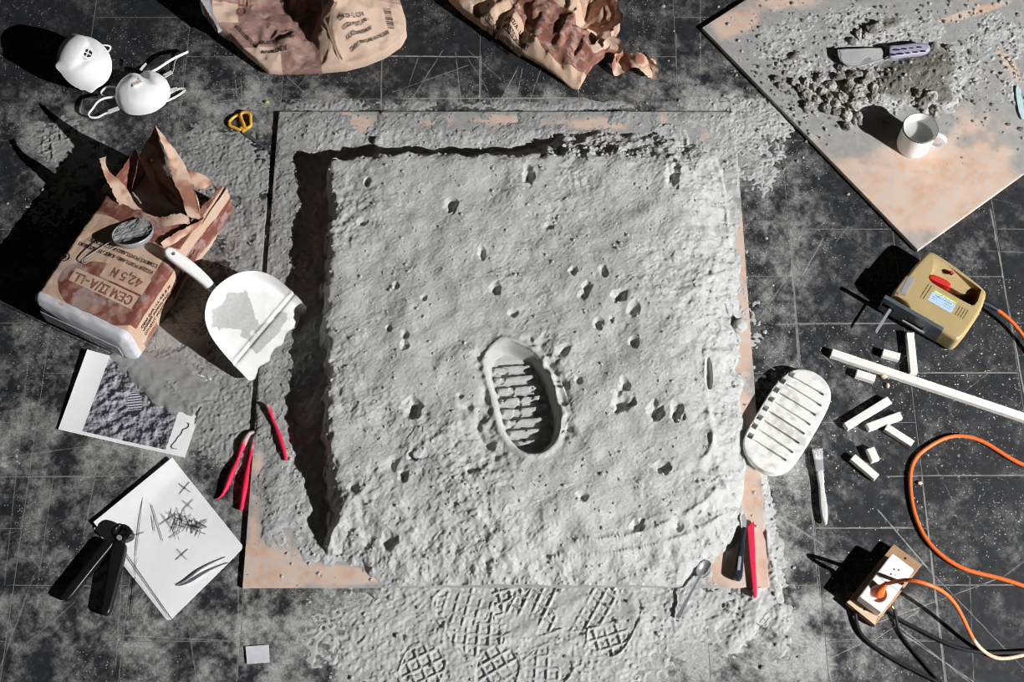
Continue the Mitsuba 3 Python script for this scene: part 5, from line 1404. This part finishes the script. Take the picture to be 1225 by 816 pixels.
# ---------------------------------------------------------------- socket block, plug and cords
sb = thing('socket_block', 'white double power socket screwed to a wooden block, trailing black cables', 'power socket')
cz2 = lambda pts: np.array(pts, float) / 6.8 + [1000, 640]
wq = at(cz2([(470, 72), (702, 243), (318, 735), (88, 548)]), .022)[:, :2]
put('wooden_base', prism(wq, .002, .022, .0008, 2), 'raw_wood', parent=sb)
wzz = .022
e_ = at(cz2([(88, 548), (318, 735), (345, 640), (130, 520)]), wzz)[:, :2]
put('lit_end', prism(e_, wzz - .0004, wzz + .0006, 0), 'pale_wood', parent=sb, label='lit end of the base painted as a pale patch')  # the lit end of the base, put in as a paler wood colour
for p in ((565, 192), (232, 607)):
    c = at(cz2([p])[0], wzz); m = trimesh.creation.cylinder(.0024, .0012, sections=20); m.apply_translation([c[0], c[1], wzz + .0006]); put('screw_hole', m, 'black_ink', parent=sb)
HZ = .056
hq = at(cz2([(460, 145), (642, 282), (372, 636), (188, 500)]), HZ)[:, :2]
hq_r = np.asarray(Polygon(hq).buffer(-.004).buffer(.004, quad_segs=4).exterior.coords)[:-1]
hm = M_(prism(hq_r, wzz - .001, HZ, .003, 3))
lp = lambda s, t: (hq[0] * (1 - s) + hq[1] * s) * (1 - t) + (hq[3] * (1 - s) + hq[2] * s) * t
ga, gb = lp(-.1, .505), lp(1.1, .505)
hm = hm - M_(box_between(ga, gb, .0035, .02, HZ - .004, 0))
c2_ = lp(.5, .755)
hm = hm - m3.Manifold.cylinder(.03, .0185, .0190, 48).translate([c2_[0], c2_[1], HZ - .012])
c1_ = lp(.5, .25)
for ds, dt in ((-.12, -.03), (.06, -.08), (0.08, .06), (-.1, .10)):
    c = lp(.5 + ds * .8, .25 + dt * .8); hm = hm - m3.Manifold.cylinder(.02, .0021, .0021, 16).translate([c[0], c[1], HZ - .010])
put('socket_housing', trimesh.Trimesh(*as_vf(hm), process=False), 'white_plastic', smooth=40, parent=sb)
for ds, dt in ((-.12, -.03), (.06, -.08), (-.1, .10)):
    c = lp(.5 + ds * .8, .25 + dt * .8); m = trimesh.creation.cylinder(.0021, .0004, sections=16); m.apply_translation([c[0], c[1], HZ - .0012]); put('contact_hole', m, 'black_ink', parent=sb)
c = lp(.5 + .064, .25 + .048); m = trimesh.creation.cylinder(.0019, .001, sections=16); m.apply_translation([c[0], c[1], HZ - .0003]); put('earth_pin', m, 'bright_steel', parent=sb)
g0 = at(cz2([(438, 560)])[0], .018); g1 = at(cz2([(470, 605)])[0], .014)
put('cable_gland', tube([g0, (g0 + g1) / 2, g1], [.0042, .0052, .0035], 10), 'brass', smooth=True, parent=sb, label='brass cable gland')
put('cable', tube([g1, at((1072, 738), .010), at((1074, 750), .006), at((1082, 765), .005), at((1098, 785), .005), at((1116, 806), .005), at((1135, 828), .005)], .0032, 9, 50), 'black_rubber', smooth=True, parent=sb, label='thin black cable')
put('cable', tube([at((1024, 728), .012), at((1024, 741), .008), at((1030, 758), .006), at((1048, 775), .006), at((1075, 792), .006), at((1110, 810), .006), at((1145, 828), .006)], .0042, 9, 50), 'black_rubber', smooth=True, parent=sb)
put('cable', tube([at((1058, 722), .012), at((1076, 741), .006), at((1095, 751), .006), at((1122, 765), .006), at((1150, 776), .006), at((1185, 781), .006), at((1240, 779), .006)], .0042, 9, 50), 'black_rubber', smooth=True, parent=sb)
pc_ = thing('power_cord', 'orange power cord plugged into the socket block, fading to pale at the edge', 'cord')
q = spline([np.array([c2_[0], c2_[1], HZ - .008]), at((1055.5, 703), HZ + .012), at((1061, 698), HZ + .026)], 12)
put('plug', tube(q, [.0120, .0122, .0122, .0118, .0108, .0098, .0086, .0076, .0066, .0060, .0052, .0048], 18), 'orange_rubber', smooth=True, parent=pc_)
q1 = [at((1061, 698), HZ + .026), at((1073, 695.6), .118), at((1092, 694.5), .150), at((1112, 700), .150), at((1132, 711), .118), at((1146, 728), .078), at((1157, 750), .042)]
q2 = [at((1157, 750), .042), at((1166, 767), .022), at((1178, 780), .009), at((1192, 787), .006), at((1208, 787), .005), at((1226, 783), .005), at((1250, 776), .005)]
allq = spline(q1 + q2[1:], 90)
put('cord', tube(allq[:58], .0042, 10), 'orange_rubber', smooth=True, parent=pc_)
mat('pale_orange', (.78, .52, .36), .5, .4)
put('cord_end', tube(allq[57:], .0042, 10), 'pale_orange', smooth=True, parent=pc_, label='faded pale length of the cord')
single('extension_cord', tube([at(p, .0052) for p in ((1290, 570), (1250, 563), (1224, 556), (1200, 543), (1175, 528), (1155, 522), (1135, 523), (1112, 534), (1096, 548), (1090, 562), (1089, 580), (1092, 605), (1100, 630), (1112, 650), (1130, 667), (1155, 681), (1185, 689), (1210, 696), (1240, 708), (1280, 735))], .0048, 10, 160), 'orange_rubber',
       'orange extension cord looping over the tiles in from the right edge', 'cord', smooth=True)

# ---------------------------------------------------------------- cutter, red blade, spoon on the board corner
cc = lambda pts: np.array(pts, float) / 4.535 + [790, 600]
ck = thing('utility_knife', 'black utility knife with its blade out, on the corner of the large board', 'knife')
zt = BT + .004
put('handle', prism(chaikin(at(cc([(398, 400), (402, 418), (425, 428), (446, 420), (452, 330), (460, 220), (469, 138), (442, 134), (432, 210), (412, 320)]), BT + .020)[:, :2], 2), zt, BT + .022, .004, 3), 'navy_plastic', smooth=40, parent=ck)
put('blade', prism(at(cc([(444, 140), (466, 140), (468, 100), (456, 62), (444, 72)]), BT + .014)[:, :2], BT + .013, BT + .0142, .0003, 2), 'bright_steel', parent=ck)
put('blade_slide', prism(at(cc([(415, 372), (432, 374), (440, 300), (424, 296)]), BT + .022)[:, :2], BT + .021, BT + .0245, .0008, 2), 'dull_steel', parent=ck)
put('thumb_catch', prism(at(cc([(432, 250), (455, 252), (456, 275), (432, 273)]), BT + .022)[:, :2], BT + .021, BT + .026, .001, 2), 'black_rubber', parent=ck)
single('modelling_tool', prism(at(cc([(470, 136), (508, 106), (516, 300), (525, 505), (520, 522), (506, 514), (485, 320)]), BT + .010)[:, :2], BT + .003, BT + .011, .002, 3), 'red_plastic', 'flat red plastic tool lying beside the black utility knife', 'modelling tool', smooth=40)
spn = thing('teaspoon', 'small steel teaspoon lying over the lower edge of the large board', 'spoon')
a, b, u, v, L = dirs(*cc([(245, 350), (95, 628)]), BT + .012)
sw_ = lambda q: np.column_stack([a[0] + u[0] * q[:, 0] + v[0] * q[:, 1], a[1] + u[1] * q[:, 0] + v[1] * q[:, 1], q[:, 2]])
U_, Vv = np.meshgrid(np.linspace(0, 1, 14), np.linspace(0, 2 * math.pi, 41), indexing='ij'); U_, Vv = U_.ravel(), Vv.ravel()
rb = lambda V: .0215 * (1 - .12 * np.cos(V))
x, y = .010 + rb(Vv) * U_ * np.cos(Vv), .0145 * U_ * np.sin(Vv)
zz_ = BT + .005 + .008 * U_ ** 2
top_ = sw_(np.column_stack([x, y, zz_])); bot_ = sw_(np.column_stack([x, y, zz_ - .0012]))
gf = grid_faces(14, 41)
put('bowl', trimesh.Trimesh(np.vstack([top_, bot_]), np.vstack([gf, gf[:, ::-1] + len(top_)]), process=False), 'spoon_steel', smooth=True, parent=spn)
t_ = np.linspace(0, 1, 20); hx = .027 + (L - .027) * t_
put('handle', ribbon(sw_(np.column_stack([hx, hx * 0, BT + .013 + .005 * np.sin(t_ * math.pi) - .010 * t_ ** 2])), [v[0], v[1], 0], np.interp(t_, [0, .15, .6, .95, 1], [.006, .0042, .006, .0095, .007]), .0014), 'spoon_steel', smooth=50, parent=spn)

# ---------------------------------------------------------------- red modelling tools at the left edge of the board
cr_ = lambda x, y: (240 + x / 5.44, 470 + y / 5.44)
TOOLS = [([(350, 258), (325, 262), (300, 292), (275, 345), (250, 412), (222, 480), (195, 545), (165, 618), (140, 660), (105, 690)], [2.2, 3.6, 4.4, 2.8, 2.4, 3.6, 4.2, 3.8, 2.6, .8], 'red plastic modelling tool with a bent dusty tip, left of its pair beside the board'),
         ([(346, 285), (342, 330), (328, 395), (314, 455), (300, 530), (290, 600), (278, 670), (268, 730), (262, 762)], [1.2, 3.4, 2.6, 2.2, 3.4, 4.2, 4.2, 3.4, 3.0], 'straight red plastic modelling tool lying right along the edge of the board'),
         ([(432, 82), (446, 105), (462, 150), (476, 190), (492, 228), (505, 262), (522, 310), (540, 370), (556, 440)], [2.4, 3.2, 2.2, 2.0, 2.8, 3.2, 2.8, 2.6, 1.6], 'red modelling tool half hidden in the shadow of the heap')]
for k, (p, r, lb) in enumerate(TOOLS):
    base_z = BT if k == 2 else 0
    P = np.array([at(cr_(*q), base_z + .008) for q in p])
    r_ = np.array(r) * 1.25 / 470. / 1.6
    q = spline(P, 50); rad = np.interp(np.linspace(0, 1, 50), np.linspace(0, 1, len(r_)), r_)
    if k < 2: q[:, 2] = np.maximum([dust_z(*w[:2]) for w in q], .001) + rad
    else: q[:, 2] = np.array([heap_z(*w[:2]) for w in q]) + rad + .001
    q[:, 2] = np.convolve(np.pad(q[:, 2], 8, mode='edge'), np.ones(17) / 17, 'valid') + .002
    m = tube(q, rad, 10)
    tipness = np.repeat(np.clip(.32 - np.linspace(0, 1, 50) * 1.0, -.3, .3), 10); tipness = np.r_[tipness, tipness[0], tipness[-1]]
    single('modelling_tool', m, 'dusty_red', lb, 'modelling tool', smooth=True, uv=np.column_stack([tipness * 0, tipness]))

# ---------------------------------------------------------------- the printed photograph, the sheet of paper and what lies on it
ph = thing('photo_print', 'paper print of a grey photograph of a boot print, its corner buried in dust', 'photo print')
pf = frame((70, 514), (215, 546), .003)
PW, PHH = .300, .200
def sheet(fr, w, h, zf, n=30, t=.0005):
    x, y = np.meshgrid(np.linspace(0, w, n), np.linspace(0, h, n), indexing='ij'); x, y = x.ravel(), y.ravel()
    z_ = zf(x, y); gf = grid_faces(n, n); N = len(x)
    idx = np.arange(N).reshape(n, n); rim_ = np.r_[idx[:, 0], idx[-1, 1:], idx[-2::-1, -1], idx[0, -2:0:-1]]
    nx_ = np.roll(rim_, -1)
    F = np.vstack([gf, gf[:, ::-1] + N, np.column_stack([rim_, nx_ + N, nx_]), np.column_stack([rim_, rim_ + N, nx_ + N])])
    return trimesh.Trimesh(np.vstack([fr(np.column_stack([x, y, z_])), fr(np.column_stack([x, y, z_ - t]))]), F, process=False), np.vstack([np.column_stack([x, y])] * 2)
zph = lambda x, y: .0022 + .010 * np.clip(1 - x / .07, 0, 1) ** 2 * (.3 + .7 * np.clip(y / PHH, 0, 1)) + .001 * np.sin(x * 30)
m, _ = sheet(pf, PW, PHH, zph); put('paper', m, 'white_paper', smooth=40, parent=ph)
x0_, x1_, y0_, y1_ = .054, .252, .008, .192
pf2 = lambda q: pf(np.column_stack([q[:, 0] + x0_, q[:, 1] + y0_, q[:, 2]]))
m, uv_ = sheet(pf2, x1_ - x0_, y1_ - y0_, lambda x, y: zph(x + x0_, y + y0_) + .0005, 30, .0003)
put('printed_image', m, 'picture_ink', smooth=True, parent=ph, uv=uv_ + [x0_, y0_], label='grey printed picture of a boot print')
hk_ = [(223, 506), (226, 508), (224, 512), (219, 514), (217, 519), (213, 523), (210, 528), (206, 532), (205, 535), (209, 537), (212, 537)]
single('bent_wire', tube([at(p, .0042) for p in hk_], .0008, 6, 40), 'black_steel', 'thin bent dark wire hook lying on the white margin of the photo print', 'wire', smooth=True)

pp = thing('paper_sheet', 'white sheet of paper under the pincers, tweezers and black wire crosses', 'paper')
sfm = frame((204, 742), (292, 655), .002)
sw0 = sfm.L; sh0 = abs(sfm.inv([(113, 626)])[0, 1])
q4 = sfm.inv([(204, 742), (292, 655), (207, 549), (113, 626)])
def zsh(x, y):
    s, t = x / sw0, np.abs(y) / sh0
    return .0014 + .012 * np.clip(s - .72, 0, 1) ** 2 * 6 * np.clip(.5 - t, 0, .5) + .010 * np.clip(t - .8, 0, 1) * np.clip(1 - s * .8, 0, 1) * 4 + .009 * np.clip(t - .86, 0, 1) * 7 * np.clip(s, .1, 1) * .9 + .0006 * np.sin(t * 9)
n = 30
s_, t_ = np.meshgrid(np.linspace(0, 1, n), np.linspace(0, 1, n), indexing='ij'); s_, t_ = s_.ravel()[:, None], t_.ravel()[:, None]
xy_ = (q4[0] * (1 - s_) + q4[1] * s_) * (1 - t_) + (q4[3] * (1 - s_) + q4[2] * s_) * t_
zz_ = zsh(s_[:, 0] * sw0, t_[:, 0] * sh0)
Nn = n * n; gf = grid_faces(n, n)
put('sheet', trimesh.Trimesh(np.vstack([sfm(np.column_stack([xy_, zz_])), sfm(np.column_stack([xy_, zz_ - .0005]))]), np.vstack([gf, gf[:, ::-1] + Nn]), process=False), 'white_paper', smooth=40, parent=pp)
ca_ = at((116, 630), .006); cb_ = at((204, 741), .004)
put('sheet', trimesh.Trimesh(np.array([ca_, cb_, cb_ + [-.008, -.002, -.002], ca_ + [-.008, -.002, -.003]]), [[0, 1, 2], [0, 2, 3]], process=False), 'white_paper', parent=pp)

cw = lambda x, y: (50 + x / 3.546, 530 + y / 3.546)
def wire(p0, p1, z0, z1, r=.0006):
    a, b = at(p0, z0), at(p1, z1); return tube([a, b], r, 5)
def cross(c, L, an, z, skew=90, up=0.0):
    c = at(c, z); out = []
    for k, t in enumerate((an, an + skew)):
        d = np.array([math.cos(math.radians(t)), math.sin(math.radians(t)), up * (1 if k else -1)]) * L / 2
        out.append(tube([c - d + [0, 0, .0006 * k], c + d + [0, 0, .0006 * k]], .00055, 5))
    return cat(out)
for (x, y), an, lb in (((606, 191), 55, 'topmost single black wire cross on the paper'), ((620, 263), 50, 'black wire cross second from the top of the paper'), ((595, 473), 45, 'lone black wire cross below the pile, above the tweezers'), ((528, 328), 38, 'black wire cross at the left edge of the pile')):
    single('wire_cross', cross(cw(x, y), .034, an, .0035), 'black_ink', lb, 'wire cross', 'single wire crosses on the paper')
rs = np.random.RandomState(12)
for k in range(19):
    cx, cy = ((585, 338), (660, 368))[k % 2]
    single('wire_cross', cross(cw(cx + rs.normal() * 17, cy + rs.normal() * 17), rs.uniform(.022, .036), rs.uniform(0, 180), .004 + .0013 * (k // 2), rs.uniform(60, 100), rs.uniform(-.12, .12)), 'black_ink', 'small black wire cross in the tangled pile on the paper', 'wire cross', 'wire crosses in the pile')
for (a, b), lb in ((((467, 262), (514, 415)), 'thin black wire lying left of the pile of crosses'), (((472, 310), (478, 372)), 'short black wire next to the thin one left of the pile'), (((398, 393), (434, 378)), 'short black wire beside the pincers head'),
                   (((432, 186), (399, 480)), 'long black wire crossing the paper from its upper edge')):
    single('thin_wire', wire(cw(*a), cw(*b), .0055, .004), 'black_ink', lb, 'wire')
single('thin_wire', wire(cw(402, 490), cw(380, 728), .004, .003), 'black_ink', 'black wire running off the lower left edge of the paper onto the tiles', 'wire')
single('thin_wire', wire(cw(358, 470), cw(552, 748), .006, .006, .0009), 'black_ink', 'black wire along the lower left edge of the paper', 'wire')
single('wire_cross', cross((917, 752), .048, -28, .0085, 82), 'black_ink', 'black wire cross lying in the scraped dust right of the spoon', 'wire cross')

tz = thing('tweezers', 'steel tweezers lying on the white paper, points to the right', 'tweezers')
for k, p in enumerate(([(576, 600), (625, 572), (670, 538), (730, 505), (779, 484)], [(578, 604), (635, 585), (690, 552), (745, 525), (792, 508)])):
    q = spline([at(cw(*w), .0042 + (.0015 if 0 < i_ < 3 else 0)) for i_, w in enumerate(p)], 24)
    put('arm', ribbon(q, [.3, -.5, .6], np.interp(np.linspace(0, 1, 24), [0, .3, .75, 1], [.006, .0085, .005, .0016]), .0016), 'dull_steel', smooth=50, parent=tz)

pn = thing('pincers', 'black steel pincers with open handles, the head on the white paper', 'pincers')
zp = .014
put('handle', prism(chaikin(at([cw(*w) for w in ((272, 408), (300, 418), (312, 432), (262, 490), (190, 580), (122, 668), (100, 672), (80, 660), (90, 640), (160, 552), (225, 470))], zp)[:, :2], 2), .004, .024, .005, 4), 'black_steel', smooth=40, parent=pn)
put('handle', prism(chaikin(at([cw(*w) for w in ((304, 420), (330, 410), (358, 428), (362, 455), (335, 560), (305, 680), (290, 728), (268, 735), (250, 722), (258, 680), (278, 560), (290, 470))], zp)[:, :2], 2), .004, .024, .005, 4), 'black_steel', smooth=40, parent=pn)
put('jaw', prism(chaikin(at([cw(*w) for w in ((300, 395), (296, 370), (318, 348), (345, 344), (340, 362), (322, 372), (322, 392), (345, 408), (350, 425), (320, 425))], .02)[:, :2], 2), .006, .034, .005, 4), 'black_steel', smooth=40, parent=pn)
put('jaw', prism(chaikin(at([cw(*w) for w in ((338, 346), (372, 354), (392, 382), (388, 404), (364, 418), (336, 422), (322, 412), (342, 400), (362, 392), (358, 372), (342, 364))], .02)[:, :2], 2), .006, .034, .005, 4), 'black_steel', smooth=40, parent=pn)
c = at(cw(329, 402), .034); m = trimesh.creation.cylinder(.0055, .008, sections=24); m.apply_translation([c[0], c[1], .034]); put('pivot', m, 'dull_steel', parent=pn, label='steel pivot')

# ---------------------------------------------------------------- scraps
c = at((319.5, 123)); m = clod_mesh(.006, 77); m.apply_scale([1.2, .9, .6]); m.apply_translation([c[0], c[1], .004]); single('crumb', m, 'label_green', 'small yellowish crumb on the tiles above the corner of the large board', 'crumb', smooth=True)
single('paper_scrap', prism(at([(294, 774), (322, 772), (323, 793), (296, 795)])[:, :2], .0035, .0042, 0), 'sack_white', 'small pale square scrap lying at the bottom among the dust', 'scrap')
scene = {k: v for k, v in scene.items()}
